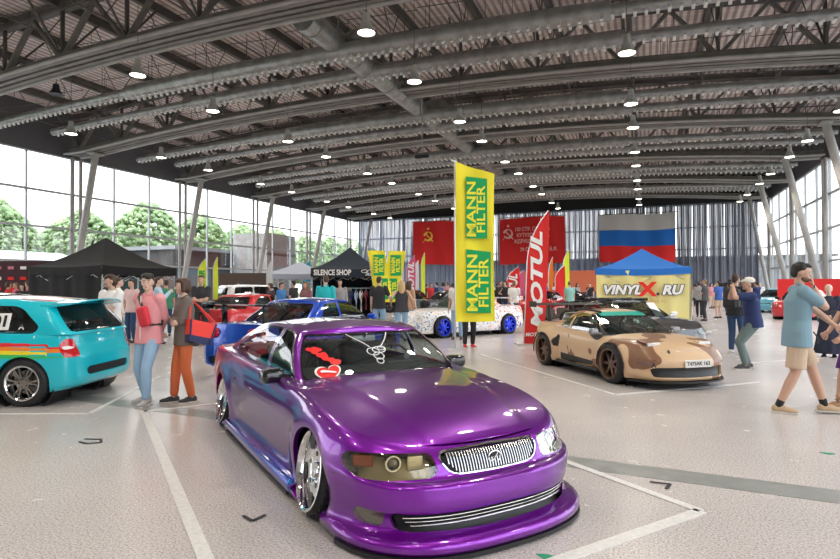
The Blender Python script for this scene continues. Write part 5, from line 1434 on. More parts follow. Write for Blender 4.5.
orf = cloth('orange_banner', (.8, .2, .02)); whf = cloth('white_banner', (.7, .72, .74)); tlf = cloth('cyan_banner', (.02, .3, .5)); yf2 = cloth('lime_banner', (.7, .8, .05)); pkf = cloth('pink_banner', (.65, .12, .25))
for (px, D_, z0, z1, w, m, txt, lab) in (
    (202, 19, 1.0, 2.45, .26, yf2, 'FILTER', 'narrow lime banner behind the woman with the red bag'), (215.5, 21, 1.0, 2.6, .16, yf2, None, 'thin lime banner edge right of the lime banner'),
    (269, 28, .4, 2.8, .3, whf, None, 'white feather banner left of the lilac tent'), (306, 33, 1.2, 3.0, .45, tlf, None, 'small cyan feather banner beside the navy tent'),
    (400, 44, .6, 4.1, .5, whf, None, 'white green feather banner far off left of the red flag'), (411, 42, .6, 3.8, .6, pkf, 'MOTUL', 'pink feather banner far off under the red flag'),
    (416, 43, .6, 3.5, .4, whf, None, 'thin white feather banner under the red flag'), (423, 45, .6, 4.2, .3, yf2, None, 'thin lime feather banner under the red flag'),
    (513, 26, .3, 2.4, .55, redb, 'MOTUL', 'short red banner left of the tall red feather banner'), (520, 28, .3, 2.3, .4, pkf, None, 'short pink banner beside the short red one'),
    (551, 33, .3, 3.2, .25, orf, None, 'thin orange banner right of the tall red feather banner'), (560, 30, .3, 2.6, .5, redb, 'RALLY', 'red banner with curved top right of the orange one'),
    (566, 36, .3, 3.8, .4, yf2, None, 'thin yellow banner right of the red banners')):
    feather('feather_banner', lab, px, D_, z0, z1, w, m, None if txt == 'RALLY' else txt, inkm if txt == 'RALLY' else (grm if txt == 'FILTER' else whitem), 'feather banners in the background')

# printed sponsor wall, partitions, barriers
t = empty('sponsor_wall', W_(-17.5, 24.5), yawof() + R(6), 'dark maroon backdrop wall with rows of small red and white emblems at the far left', 'backdrop')
MB().box((0, 0, 1.35), (4.6, .08, 2.6)).build('panel', mat('maroon_panel', (.045, .012, .018), .6), t)
rr = random.Random(5)
for i in range(9):
    for j in range(5):
        MB().add(*rbox(.24, .02, .13, .009, (-2.0 + i * .5, -.06, .55 + j * .45))).build('printed_emblem', [redm, whitem, mat('pink_print', (.6, .2, .25), .5)][rr.randrange(3)], t)
t = empty('partition_panel', W_(-7.6, 24.5), yawof(), 'brown partition wall behind the silver wagon', 'partition')
MB().box((0, 0, 1.05), (2.0, .12, 2.1)).build('panel', mat('brown_board', (.10, .07, .06), .7), t)
for x in (-.95, .95): MB().box((x, 0, .03), (.08, .6, .06)).build('foot', steel_d, t)
t = empty('red_barrier', W_(20.6, 29.8), yawof() + R(-22), 'long red printed barrier at the right behind the parked cars', 'barrier')
MB().box((0, 0, 1.2), (3.4, .08, 1.3)).build('panel', redb, t); text_mesh('AUTO SPORT', .6, whitem, t, mtx=frame((-.2, -.05, 1.3), (1, 0, 0), (0, 0, 1)), extrude=.003) if False else None
for x in (-1.6, 0, 1.6): MB().box((x, 0, .28), (.06, .5, .56)).build('foot', steel_d, t)
t = empty('orange_hoarding', (-7.9, YN - 3.4, 0), 0, 'salmon orange hoarding in front of the back curtains', 'hoarding')
MB().box((0, 0, 2.0), (11.5, .1, 2.2)).build('panel', mat('salmon_board', (.70, .18, .09), .7), t)
for x in (-5.2, -1.7, 1.7, 5.2): MB().box((x, .2, .9), (.12, .3, 1.8)).build('post', steel_d, t)
# folding tables under the black tent
for k, (cx, cz, w) in enumerate(((-8.9, 17.6, 1.8), (-9.6, 20.2, 1.6))):
    t = empty('folding_table', W_(cx, cz), yawof() + .1, ['white folding table left of the pink shirt person, under the black tent edge', 'white folding table deeper inside the black tent'][k], 'table')
    MB().add(*rbox(w, .7, .04, .015, (0, 0, .73))).build('tabletop', whitem, t, True, 50)
    for x in (-1, 1):
        for y in (-1, 1): MB().tube([(x * (w / 2 - .1), y * .28, 0), (x * (w / 2 - .12), y * .28, .71)], .014, 6).build('leg', alum, t)
# clothes rails with garments
cl = [(.02, .02, .03), (.75, .75, .76), (.03, .05, .14), (.05, .05, .06), (.25, .03, .06), (.35, .5, .75), (.02, .02, .02), (.1, .1, .12)]
cn = ['black', 'white', 'navy', 'charcoal', 'maroon', 'pale blue', 'jet black', 'dark grey']
def rail(px, D_, w, seq, lab, gname):
    root = empty('clothes_rail', W_((px - 420) / 571.9 * D_, D_), yawof() + R(4), lab, 'clothes rail'); h = 1.45
    for x in (-1, 1): MB().tube([(x * w / 2, -.25, .02), (x * w / 2, .25, .02)], .014, 6).tube([(x * w / 2, 0, .02), (x * w / 2, 0, h)], .014, 6).build('upright', chrome, root, True)
    MB().tube([(-w / 2, 0, h), (w / 2, 0, h)], .014, 6).build('hanging_bar', chrome, root, True)
    n = len(seq)
    for i, c in enumerate(seq):
        x = -w / 2 + w * (i + .6) / (n + .2); p = root.matrix_world @ Vector((0, 0, 0))
        g = empty('hanging_garment', (0, 0, 0), 0, '%s garment on the %s, %s' % (cn[c], gname, ['first from the left', 'second from the left', 'third from the left', 'fourth from the left', 'fifth from the left', 'sixth from the left', 'seventh from the left'][i]), 'garment', 'garments on the ' + gname)
        r0 = yawof() + R(4); base = Vector(W_((px - 420) / 571.9 * D_, D_)); g.location = base + Vector((math.cos(r0) * x, math.sin(r0) * x, 0)); g.rotation_euler = (0, 0, r0)
        L = .75 + .15 * ((i * 5) % 3) / 2
        mb = MB()
        P = [(-.02, .0), (.06, -.05), (.21, -.10), (.25, -.35), (.20, -.37), (.19, -.2), (.20, -L), (-.20, -L), (-.19, -.2), (-.20, -.37), (-.25, -.35), (-.21, -.10), (-.06, -.05)]
        mb.grid(lambda u, v: (.035 * math.sin(v * 9 + u * 5) * 1 + (.045 if u < .5 else -.045) * math.sin(PI * min(1, v * 3 + .1)) * 1, (.24 - .02 * v) * math.cos(2 * PI * u), h - .09 - L * v - .09 * abs(math.cos(2 * PI * u)) * (1 - v)), 16, 8)
        mb.build('cloth', cloth('garment_' + cn[c].replace(' ', '_'), cl[c]), g, True, 80)
        MB().tube([(0, 0, h), (0, .01, h + .02), (0, 0, h - .04), (0, -.18, h - .13), (0, .18, h - .13), (0, 0, h - .04)], .006, 5).build('hanger', alum, g)
rail(338, 22.0, .9, [0, 1, 2, 3], 'chrome clothes rail left of the tent opening beside the teal shirt man', 'left clothes rail')
rail(366, 21.8, 1.35, [2, 5, 1, 4, 6, 7, 0], 'chrome clothes rail right of the tent opening', 'right clothes rail')
# motorbike between the red banners and the camouflage car
def bike(px, D_, lab, col):
    root = empty('motorcycle', W_((px - 420) / 571.9 * D_, D_), yawof() + R(160), lab, 'motorcycle')
    for x in (.68, -.68): MB().lathe([(.30, -.05), (.31, 0), (.30, .05), (.22, .04), (.21, 0), (.22, -.04)], 'y', (x, 0, .31), 24, closed=True).lathe([(.03, -.06), (.03, .06)], 'y', (x, 0, .31), 10).tube([(x - .22, 0, .31), (x + .22, 0, .31)], .012, 5).tube([(x, 0, .09), (x, 0, .53)], .012, 5).build('wheel', rubber, root, True, 40)
    m = mat('bike_' + col[0], col[1], .2, 0, .8)
    MB().add(*rbox(.55, .28, .24, .09, (.12, 0, .82), (0, R(8), 0))).add(*rbox(.45, .30, .30, .09, (.48, 0, .80), (0, R(-30), 0))).build('fairing', m, root, True, 60)
    MB().add(*rbox(.60, .24, .10, .04, (-.42, 0, .86), (0, R(8), 0))).build('seat', blackp, root, True, 60)
    MB().add(*rbox(.42, .26, .34, .06, (.0, 0, .48))).tube([(.68, .0, .31), (.50, 0, .95)], .035, 8).tube([(-.68, 0, .31), (-.1, 0, .45)], .03, 8).tube([(.46, -.32, 1.0), (.50, 0, .98), (.46, .32, 1.0)], .016, 6).tube([(.1, -.15, .25), (-.75, -.17, .45)], .045, 10).build('frame', steel_d, root, True, 40)
    MB().tube([(-.1, .12, .3), (-.15, .28, .0)], .014, 5).build('kickstand', steel_d, root)
bike(549, 21.5, 'red sports motorcycle right of the tall red feather banner', ('red', (.6, .02, .03)))
bike(562, 22.8, 'red motorcycle standing next to the first red one, nearer the booth', ('dark_red', (.45, .02, .03)))
# ------------------------------------------------------------ people
skin = mat('skin', (.56, .34, .25), .5); skin2 = mat('pale_skin', (.66, .44, .35), .5)
def fab(name, col): return mat('fabric_' + name, col, .85)
hairs = {'brown': mat('hair_brown', (.06, .028, .018), .5), 'black': mat('hair_black', (.015, .012, .012), .45), 'blonde': mat('hair_blonde', (.55, .38, .18), .5), 'white': mat('hair_white', (.65, .62, .58), .6), 'dark_blonde': mat('hair_dark_blonde', (.2, .12, .06), .5)}
def ik(a, c, l1, l2, hint):
    a, c = Vector(a), Vector(c); d = c - a; L = min(d.length, (l1 + l2) * .998)
    if d.length > L: c = a + d.normalized() * L
    d = c - a; x = (l1 * l1 - l2 * l2 + L * L) / (2 * L); h = math.sqrt(max(l1 * l1 - x * x, 0)); dn = d.normalized()
    hv = Vector(hint); hv = hv - dn * hv.dot(dn); hv.normalize(); return a + dn * x + hv * h, c
def caps(mb, p0, r0, p1, r1, n=12, flat=1., up=None):
    p0, p1 = Vector(p0), Vector(p1); d = (p1 - p0).normalized(); P = []; Q = []
    for k in (90, 60, 30): P.append(p0 - d * r0 * math.sin(R(k))); Q.append(max(r0 * math.cos(R(k)), r0 * .05))
    P += [p0, (p0 + p1) / 2, p1]; Q += [r0, (r0 + r1) / 2, r1]
    for k in (30, 60, 90): P.append(p1 + d * r1 * math.sin(R(k))); Q.append(max(r1 * math.cos(R(k)), r1 * .05))
    mb.tube(P, Q, n, flat=flat, up=up)
def torso(mb, st, fwd=None):
    """st: list of (point, depth radius, width factor)"""
    mb.tube([s_[0] for s_ in st], [s_[1] for s_ in st], 20, flat=[s_[2] for s_ in st], up=(1, 0, 0))
def fuse(mb, name, m, parent, vox, sm=3):
    me = mb.mesh('t', m); o = bpy.data.objects.new('t', me); COL.objects.link(o)
    a = o.modifiers.new('r', 'REMESH'); a.mode = 'VOXEL'; a.voxel_size = vox; a.use_smooth_shade = True
    if sm: b = o.modifiers.new('s', 'SMOOTH'); b.factor = .5; b.iterations = sm
    dg = bpy.context.evaluated_depsgraph_get(); me2 = bpy.data.meshes.new_from_object(o.evaluated_get(dg)); me2.name = name
    bpy.data.objects.remove(o); bpy.data.meshes.remove(me)
    me2.materials.clear(); me2.materials.append(m); me2.polygons.foreach_set('use_smooth', [True] * len(me2.polygons)); me2.update()
    q = bpy.data.objects.new(name, me2); COL.objects.link(q); q.parent = parent; return q
def hand(mb, w, d, palmn, side, curl=.5, s=1.):
    """w wrist, d direction of the fingers, palmn palm normal; side +1 thumb on the +cross side"""
    w, d, pn = Vector(w), Vector(d).normalized(), Vector(palmn); pn = (pn - d * pn.dot(d)).normalized(); sd = d.cross(pn) * side
    kn = w + d * .085 * s
    for k in (-1, 0, 1): caps(mb, w + d * .015 + sd * .014 * k, .014 * s, kn + sd * .022 * k, .0135 * s, 8)
    for k, L in zip((-1.45, -.5, .48, 1.4), (.062, .076, .082, .074)):
        b = kn + sd * .021 * k; a1 = curl * .9; a2 = curl * 1.9
        d1 = (d * math.cos(a1) + pn * math.sin(a1)); d2 = (d * math.cos(a2) + pn * math.sin(a2))
        m1 = b + d1 * L * .52 * s; caps(mb, b - d * .01, .0098, m1, .0092, 8); caps(mb, m1, .0092, m1 + d2 * L * .5 * s, .008, 8)
    tb = w + d * .03 * s + sd * .026; t1 = tb + (d * .7 + sd * .7 + pn * .25).normalized() * .04; caps(mb, tb, .013, t1, .011, 8); caps(mb, t1, .011, t1 + (d * .95 + sd * .2 + pn * .4 * curl).normalized() * .034, .009, 8)
def person(label, loc, rot, h=1.75, pose=None, top=('tee', 'white', (.8, .8, .8)), legs=('trousers', 'blue', (.1, .2, .4)), shoes=('black', (.02, .02, .02)), hair=('short', 'brown'), lod=0, group=None, sk=None, fat=1., extra=None, female=False, hat=None):
    p = dict(pose or {}); root = empty('person', loc, rot, label, 'person', group); sc = h / 1.75; root.scale = (sc,) * 3; sk = sk or skin
    V3 = Vector
    pel = V3(p.get('pelvis', (0, 0, .94))); lean = V3(p.get('lean', (0, 0, 0)))
    ch = V3((pel.x, pel.y, pel.z + .36)) + lean; nk = V3((pel.x, pel.y, pel.z + .535)) + lean * 1.45; tw = R(p.get('twist', 0))
    hdp = nk + V3(p.get('headoff', (.025, 0, .155))); hy, hp_ = R(p.get('headyaw', 0)), R(p.get('headpitch', 0))
    sw = .165 if female else .185; hw_ = .095
    J = {}
    for s_, n_ in ((1, 'L'), (-1, 'R')):
        J['hip' + n_] = pel + V3((0, s_ * hw_, -.02)); J['sh' + n_] = nk + V3((-math.sin(tw) * s_ * sw, s_ * sw * math.cos(tw), -.055))
        an = V3(p.get('foot' + n_, (0, s_ * .10, .085))); kn, an = ik(J['hip' + n_], an, .43, .415, p.get('knee' + n_, (1, s_ * .1, 0))); J['kn' + n_], J['an' + n_] = kn, an
        ha = V3(p.get('hand' + n_, (.06, s_ * .25, .86))); el, ha = ik(J['sh' + n_], ha, .285, .26, p.get('elbow' + n_, (-1, s_ * .35, -.1))); J['el' + n_], J['ha' + n_] = el, ha
    vox = (.0065, .014, .024)[lod]; f = fat
    # body
    mb = MB()
    torso(mb, [(pel + V3((0, 0, -.14)), .03, 1.5), (pel + V3((0, 0, -.10)), .085, 1.55), (pel, .108 * f, 1.5), (pel.lerp(ch, .4), .093 * f, 1.4 if not female else 1.28), (ch, .112 * f, 1.42), (nk + V3((0, 0, -.10)), .09, 1.85 if not female else 1.7), (nk + V3((0, 0, -.045)), .062, 1.9), (nk + V3((0, 0, -.01)), .05, 1.1), (nk + V3((.005, 0, .03)), .045, 1.)])
    caps(mb, nk + V3((0, 0, -.03)), .053, hdp + V3((-.02, 0, -.06)), .049)
    Rh = Matrix.Rotation(hy, 3, 'Z') @ Matrix.Rotation(hp_, 3, 'Y'); H = lambda x, y, z: hdp + Rh @ V3((x, y, z))
    er = (0, hp_, hy)
    mb.ell(H(-.008, 0, .022), (.095, .074, .098), 20, 14, er); mb.ell(H(.022, 0, -.045), (.066, .055, .062), 16, 12, er)
    if lod < 2:
        caps(mb, H(.082, 0, .012), .009, H(.098, 0, -.022), .013, 8); mb.ell(H(.07, 0, -.085), (.022, .024, .016), 10, 8, er)
        for s_ in (1, -1): mb.ell(H(-.005, s_ * .074, -.005), (.018, .008, .03), 10, 8, er); mb.ell(H(.052, s_ * .036, -.025), (.03, .02, .022), 10, 8, er); mb.ell(H(.075, s_ * .028, .028), (.012, .022, .006), 10, 6, er)
        mb.ell(H(.080, 0, -.052), (.012, .024, .006), 10, 6, er); mb.ell(H(.080, 0, -.061), (.011, .019, .005), 10, 6, er)
    lm = f ** .5
    for n_, s_ in (('L', 1), ('R', -1)):
        caps(mb, J['sh' + n_], .052 * lm, J['el' + n_], .038 * lm); m_ = J['el' + n_].lerp(J['ha' + n_], .35); caps(mb, J['el' + n_], .038 * lm, m_, .037 * lm); caps(mb, m_, .037 * lm, J['ha' + n_], .025)
        caps(mb, J['hip' + n_], .088 * f, J['kn' + n_], .054 * lm); m_ = J['kn' + n_].lerp(J['an' + n_], .32); caps(mb, J['kn' + n_], .053 * lm, m_, .056 * lm); caps(mb, m_, .056 * lm, J['an' + n_], .036)
        fd = p.get('hdir' + n_); d = V3(fd) if fd else (J['ha' + n_] - J['el' + n_])
        pn = V3(p.get('palm' + n_, (0, -s_, 0)))
        if lod < 2: hand(mb, J['ha' + n_], d, pn, s_ * (1 if n_ == 'L' else 1), p.get('curl' + n_, .45))
        else: caps(mb, J['ha' + n_], .025, J['ha' + n_] + d.normalized() * .13, .02, 8)
        ty = R(p.get('toe' + n_, s_ * 8)); fp = R(p.get('pitch' + n_, 0)); F = V3((math.cos(ty) * math.cos(fp), math.sin(ty) * math.cos(fp), -math.sin(fp)))
        a_ = J['an' + n_]; caps(mb, a_ + V3((0, 0, -.035)) - F * .03, .03, a_ + V3((0, 0, -.055)) + F * .14, .022, flat=1.2)
        J['F' + n_] = F
    body = fuse(mb, 'body', sk, root, vox, 2 if lod == 0 else 1)
    # top
    kind, cn_, cc = top; fm_ = fab(cn_, cc); mb = MB(); g = .014
    hem = p.get('hem', -.10)
    long_ = kind in ('shirt', 'jacket', 'long'); 
    if kind != 'none':
        hz = .15 if kind == 'tank' else 0
        torso(mb, [(pel + V3((0, 0, hem - .005)), .06, 1.6), (pel + V3((0, 0, hem)), .130 * f + g, 1.46), (pel + V3((0, 0, .02)), .120 * f + g, 1.46), (pel.lerp(ch, .4), .110 * f + g, 1.38), (ch, .118 * f + g, 1.42), (nk + V3((0, 0, -.10)), .098 + g, 1.78 if not female else 1.62), (nk + V3((0, 0, -.045)), .066 + g, 1.75), (nk + V3((0, 0, -.015)), .058 + g * .5, 1.05), (nk + V3((0, 0, .012)), .05, 1.0)])
        for n_, s_ in (('L', 1), ('R', -1)):
            a, b, c = J['sh' + n_], J['el' + n_], J['ha' + n_]
            if kind == 'tank': continue
            if long_:
                e = {'shirt': 1., 'jacket': 1., 'long': 1.}[kind] * p.get('sleeve', .97); caps(mb, a, .058 * lm + g, b, .043 * lm + g); caps(mb, b, .043 * lm + g, b.lerp(c, e), .030 + g)
            else: caps(mb, a, .060 * lm + g, a.lerp(b, p.get('sleeve', .68)), .047 * lm + g)
        # cloth creases
        tp = fuse(mb, {'tee': 't_shirt', 'polo': 'polo_shirt', 'shirt': 'shirt', 'jacket': 'jacket', 'long': 'sweater', 'tank': 'top'}[kind], fm_, root, max(vox, .009), 2)
        if lod < 2 and kind in ('shirt', 'polo'):
            MB().tube([nk + V3((.05 * math.cos(t) + .015, .062 * math.sin(t), .012 - .025 * math.cos(t))) for t in np.linspace(.35, 2 * PI - .35, 18)], .014, 6).build('collar', fm_, root, True)
    # legs
    kind, cn_, cc = legs; fm_ = fab(cn_, cc); mb = MB()
    if kind in ('trousers', 'shorts'):
        torso(mb, [(pel + V3((0, 0, -.15)), .05, 1.5), (pel + V3((0, 0, -.10)), .10, 1.5), (pel, .118 * f, 1.47), (pel + V3((0, 0, .07)), .112 * f, 1.42), (pel + V3((0, 0, .085)), .10 * f, 1.4)])
        for n_ in 'LR':
            a, b, c = J['hip' + n_], J['kn' + n_], J['an' + n_]; wd = p.get('width', 1.)
            if kind == 'shorts': caps(mb, a, .102 * f, a.lerp(b, .5), .094 * wd); mb.tube([a.lerp(b, .2), a.lerp(b, .55), a.lerp(b, .88)], [.098 * f, .092 * wd, .094 * wd], 16)
            else: caps(mb, a, .100 * f, b, .072 * wd); caps(mb, b, .072 * wd, b.lerp(c, .4), .068 * wd); caps(mb, b.lerp(c, .4), .068 * wd, b.lerp(c, .90), .056 * wd)
        fuse(mb, kind, fm_, root, max(vox, .010), 2)
    elif kind in ('skirt', 'long_skirt'):
        zb = {'skirt': .52, 'long_skirt': .10}[kind]; r1 = {'skirt': .22, 'long_skirt': .30}[kind]; mb = MB()
        mb.grid(lambda u, v: (pel.x + ((.12 + (r1 - .12) * v) * (1 + .06 * math.sin(u * 2 * PI * 9) * v)) * math.cos(2 * PI * u), pel.y + ((.165 + (r1 - .14) * v) * (1 + .06 * math.sin(u * 2 * PI * 9) * v)) * math.sin(2 * PI * u), (pel.z + .09) * (1 - v) + zb * v), 72, 12)
        mb.build('skirt', fm_, root, True, 80)
    # shoes
    sn, scol = shoes; shm_ = mat('shoe_' + sn, scol, .6); sole = mat('shoe_sole', (.55, .53, .5), .6)
    for n_ in 'LR':
        a_, F = J['an' + n_], J['F' + n_]; mb = MB(); yw = math.atan2(F.y, F.x); pt = math.asin(max(-1, min(1, -F.z)))
        Rt_ = Euler((0, pt, yw)); o_ = a_ + V3((0, 0, -.04)); M_ = Rt_.to_matrix()
        mb.ell(o_ + M_ @ V3((-.02, 0, .002)), (.055, .042, .052), 14, 10, Rt_); mb.ell(o_ + M_ @ V3((.10, 0, -.012)), (.095, .048, .034), 14, 10, Rt_); mb.ell(o_ + M_ @ V3((.04, 0, .0)), (.08, .042, .045), 14, 10, Rt_)
        sh_ = fuse(mb, 'shoe', shm_, root, .010 if lod < 2 else .02, 1)
        if lod < 2: MB().add(*rbox(.275, .09, .022, .01, o_ + M_ @ V3((.055, 0, -.037)), (0, pt, yw))).build('sole', sole, sh_, True, 60)
        if p.get('socks') and lod < 2: 
            mb = MB(); caps(mb, a_, .04, a_.lerp(J['kn' + n_], .16), .042); fuse(mb, 'sock', fab(*p['socks']), root, .01, 0)
    # hair
    st, hc = hair; hm = hairs[hc]; mb = MB()
    if st != 'bald':
        mb.ell(H(-.022, 0, .040), (.094, .079, .086), 16, 12, er); 
        if st == 'short': mb.ell(H(.035, 0, .092), (.055, .060, .026), 12, 8, er); mb.ell(H(-.06, 0, -.01), (.05, .072, .065), 12, 8, er)
        if st == 'bob':
            mb.ell(H(-.045, 0, -.01), (.075, .088, .105), 14, 12, er); mb.ell(H(.045, 0, .085), (.05, .070, .038), 12, 8, er)
            for s_ in (1, -1): caps(mb, H(.012, s_ * .072, .05), .03, H(.018, s_ * .078, -.06), .026)
        if st == 'long':
            mb.ell(H(-.045, 0, -.01), (.07, .085, .10), 14, 12, er); caps(mb, H(-.06, 0, -.02), .07, H(-.095, 0, -.30), .045, flat=1.5)
            for s_ in (1, -1): caps(mb, H(.0, s_ * .072, .05), .028, H(-.02, s_ * .080, -.18), .028)
            mb.ell(H(.04, 0, .088), (.05, .068, .033), 12, 8, er)
        if st == 'mop': mb.ell(H(.0, 0, .088), (.088, .082, .045), 14, 10, er); mb.ell(H(-.05, 0, .0), (.065, .085, .09), 12, 10, er); mb.ell(H(.075, .02, .072), (.03, .045, .028), 10, 8, er)
        if st == 'bun': mb.ell(H(-.10, 0, .05), (.04, .04, .04), 12, 8, er); mb.ell(H(-.05, 0, .0), (.055, .078, .07), 12, 10, er)
        fuse(mb, 'hair', hm, root, max(vox, .010), 1)
    if lod < 2:
        for s_ in (1, -1):
            e = MB().ell(H(.078, s_ * .029, .010), (.008, .013, .007), 10, 6, er).build('eye', mat('eye_white', (.8, .78, .75), .3), root, True); MB().ell(H(.085, s_ * .029, .010), (.0035, .006, .006), 8, 6, er).build('iris', inkm, e, True)
            MB().ell(H(.083, s_ * .029, .034), (.006, .019, .004), 8, 5, er).build('eyebrow', hm, root, True)
        MB().ell(H(.087, 0, -.056), (.006, .021, .005), 10, 6, er).build('lips', mat('lips', (.5, .2, .17), .5), root, True)
    if hat:
        hm2 = fab(*hat); mb = MB(); mb.ell(H(-.010, 0, .062), (.106, .090, .075), 18, 12, er); q = fuse(mb, 'cap', hm2, root, .01, 1)
        mb = MB(); mb.add(*rbox(.13, .13, .012, .005, H(.12, 0, .055), (0, hp_ + .15, hy))); mb.build('cap_peak', hm2, q, True, 60)
    if extra: extra(root, J, H, nk, pel)
    return root
def pers(label, px, D_, hx, hz, **k): return person(label, W_((px - 420) / 571.9 * D_, D_), hd(hx, hz), **k)
def bagm(n, c): return mat('bag_' + n, c, .6)

# pink shirt, light jeans, red sling bag
def pinkx(root, J, H, nk, pel):
    r = bagm('red', (.65, .03, .05)); mb = MB(); mb.add(*rbox(.09, .16, .27, .04, (.155, .07, 1.17), (R(14), R(4), 0))); q = mb.build('sling_bag', r, root, True, 60)
    q2 = MB().tube([(.15, .04, 1.30), (.10, -.08, 1.42), (.02, -.13, 1.485), (-.10, -.08, 1.40), (-.14, .10, 1.2), (-.04, .19, 1.06), (.12, .12, 1.06)], .012, 6, flat=1.6).build('strap', blackp, q, True)
    MB().tube([(.135, 0, 1.44), (.145, 0, 1.1), (.15, 0, .86)], .006, 5).build('button_band', whitem, root)
pers('person in a pink shirt and pale jeans with a red sling bag', 149, 7.42, -.35, -.94, h=1.69, female=False, top=('shirt', 'pink', (.78, .33, .36)), legs=('trousers', 'light_denim', (.30, .47, .66)), shoes=('grey', (.42, .42, .43)), hair=('mop', 'black'), sk=skin2,
    pose=dict(headyaw=36, headpitch=2, handL=(-.16, .02, .93), handR=(-.17, -.04, .90), elbowL=(-.5, 1, 0), elbowR=(-.5, -1, 0), hdirL=(0, -1, -.2), hdirR=(0, 1, -.1), palmL=(-1, 0, 0), palmR=(-1, 0, 0), footL=(.14, .10, .085), footR=(-.06, -.10, .085), pelvis=(0, 0, .925), hem=-.12, toeL=15, toeR=-20), extra=pinkx)
# orange trousers, grey shirt, red tote
def orangex(root, J, H, nk, pel):
    r = bagm('tote_red', (.80, .05, .035)); nv = bagm('tote_navy', (.02, .03, .10)); rt = Euler((R(4), R(-14), R(10)))
    def bag(u, v):
        t = 2 * PI * u; w = (.17 + .05 * v); p = Vector((w * math.copysign(abs(math.cos(t)) ** .5, math.cos(t)), .075 * math.copysign(abs(math.sin(t)) ** .5, math.sin(t)), .30 * v)); p.rotate(rt); return p + Vector((-.12, .215, .84))
    mb = MB(); mb.grid(lambda u, v: bag(u, .3 + .7 * v), 28, 8); q = mb.build('tote_bag', r, root, True, 60)
    mb = MB(); mb.grid(lambda u, v: bag(u, .3 * v), 28, 4); c = bag(0, 0).lerp(bag(.5, 0), .5); vs = [bag(k / 28, 0) for k in range(28)]; mb.add([c] + vs, [(0, (k + 1) % 28 + 1, k + 1) for k in range(28)]); mb.build('tote_base', nv, q, True, 60)
    a, b = bag(.08, 1.), bag(.42, 1.); mb = MB()
    for dy in (0, 1):
        a, b = (bag(.08, 1), bag(.42, 1)) if not dy else (bag(.92, 1), bag(.58, 1))
        mb.tube([a, a.lerp(Vector((-.03, .19, 1.46)), .6), Vector((-.02, .165 + .02 * dy, 1.475)), b.lerp(Vector((-.05, .19, 1.46)), .6), b], .012, 6)
    mb.build('tote_handle', r, q, True)
    for k in (.12, .38): MB().tube([bag(k, .0) + Vector((0, .006, 0)), bag(k, .5) + Vector((0, .006, 0)), bag(k, 1) + Vector((0, .006, 0))], .014, 5).build('tote_stripe', nv, q)
pers('woman with brown bobbed hair, orange trousers and a red tote bag', 184.5, 7.5, -.80, -.60, h=1.62, female=True, top=('shirt', 'taupe', (.16, .135, .12)), legs=('trousers', 'rust', (.66, .16, .06)), shoes=('dark_sneaker', (.04, .04, .05)), hair=('bob', 'brown'), sk=skin2,
    pose=dict(handL=(.16, -.10, 1.16), handR=(.19, .10, 1.12), elbowL=(-.2, 1, -.6), elbowR=(-.2, -1, -.6), hdirL=(.1, -1, .1), hdirR=(.1, 1, .1), palmL=(-1, 0, 0), palmR=(-1, 0, 0), footL=(-.08, .09, .085), footR=(.12, -.07, .085), sleeve=.9, hem=-.13, headpitch=3), extra=orangex)
pers('young man with folded arms in white t-shirt and teal trousers behind the hatchback', 109.5, 9.75, -.35, -.94, h=1.74, top=('tee', 'white', (.82, .80, .79)), legs=('trousers', 'teal', (.0, .30, .27)), shoes=('tan_low', (.35, .22, .14)), hair=('mop', 'brown'),
    pose=dict(headyaw=-28, handL=(.15, -.10, 1.14), handR=(.18, .12, 1.10), elbowL=(0, 1, -.6), elbowR=(0, -1, -.6), hdirL=(.1, -1, .1), hdirR=(.1, 1, 0), palmL=(-1, 0, 0), palmR=(-1, 0, 0), footL=(.20, .04, .085), footR=(-.04, -.08, .085), pelvis=(-.04, 0, .92)))
# polo man on the right
def polox(root, J, H, nk, pel):
    mb = MB(); mb.ell(H(.066, 0, -.066), (.030, .044, .032), 14, 10, (0, 0, 0)); mb.ell(H(.030, 0, -.062), (.050, .060, .045), 14, 10)
    fuse(mb, 'beard', mat('beard_stubble', (.16, .085, .06), .8), root, .008, 1)
    MB().tube([(.16, -.02, .93), (.20, -.04, .86), (.19, -.05, .80)], .008, 6).build('key_strap', blackp, root, True)
    MB().tube([Vector(J['haR']) + Vector((0, .03 * math.cos(t), .03 * math.sin(t))) for t in np.linspace(0, 2 * PI, 13)[:-1]], .007, 5, closed=True).build('wrist_band', blackp, root, True)
pers('walking man in pale teal polo shirt and beige shorts, hand at his mouth', 796, 6.78, .93, -.36, h=1.80, fat=1.08, top=('polo', 'pale_teal', (.19, .31, .38)), legs=('shorts', 'beige', (.56, .42, .31)), shoes=('beige_loafer', (.50, .36, .23)), hair=('short', 'black'),
    pose=dict(headyaw=-6, headpitch=14, lean=(.02, 0, 0), handR=(.165, -.03, 1.44), elbowR=(.35, -.5, -1), hdirR=(-.1, .35, .9), palmR=(-1, .3, 0), curlR=.9, handL=(.40, .12, 1.0), elbowL=(-.6, .2, -1), hdirL=(1, -.1, -.5), curlL=.8,
        footL=(.28, .07, .09), footR=(-.20, -.08, .085), toeL=5, toeR=-12, pelvis=(0, 0, .915), hem=-.15, socks=('black_sock', (.02, .02, .02)), width=1.12), extra=polox)
def sandx(root, J, H, nk, pel):
    for n_ in 'LR':
        for k, z in enumerate((0, .035, .07)):
            a = J['an' + n_] + Vector((0, 0, z - .01)); MB().tube([a + Vector((.042 * math.cos(t), .042 * math.sin(t), .01 * math.sin(t + k))) for t in np.linspace(0, 2 * PI, 13)[:-1]], .008, 5, closed=True).build('sandal_strap', mat('tan_leather', (.42, .24, .13), .5), root, True)
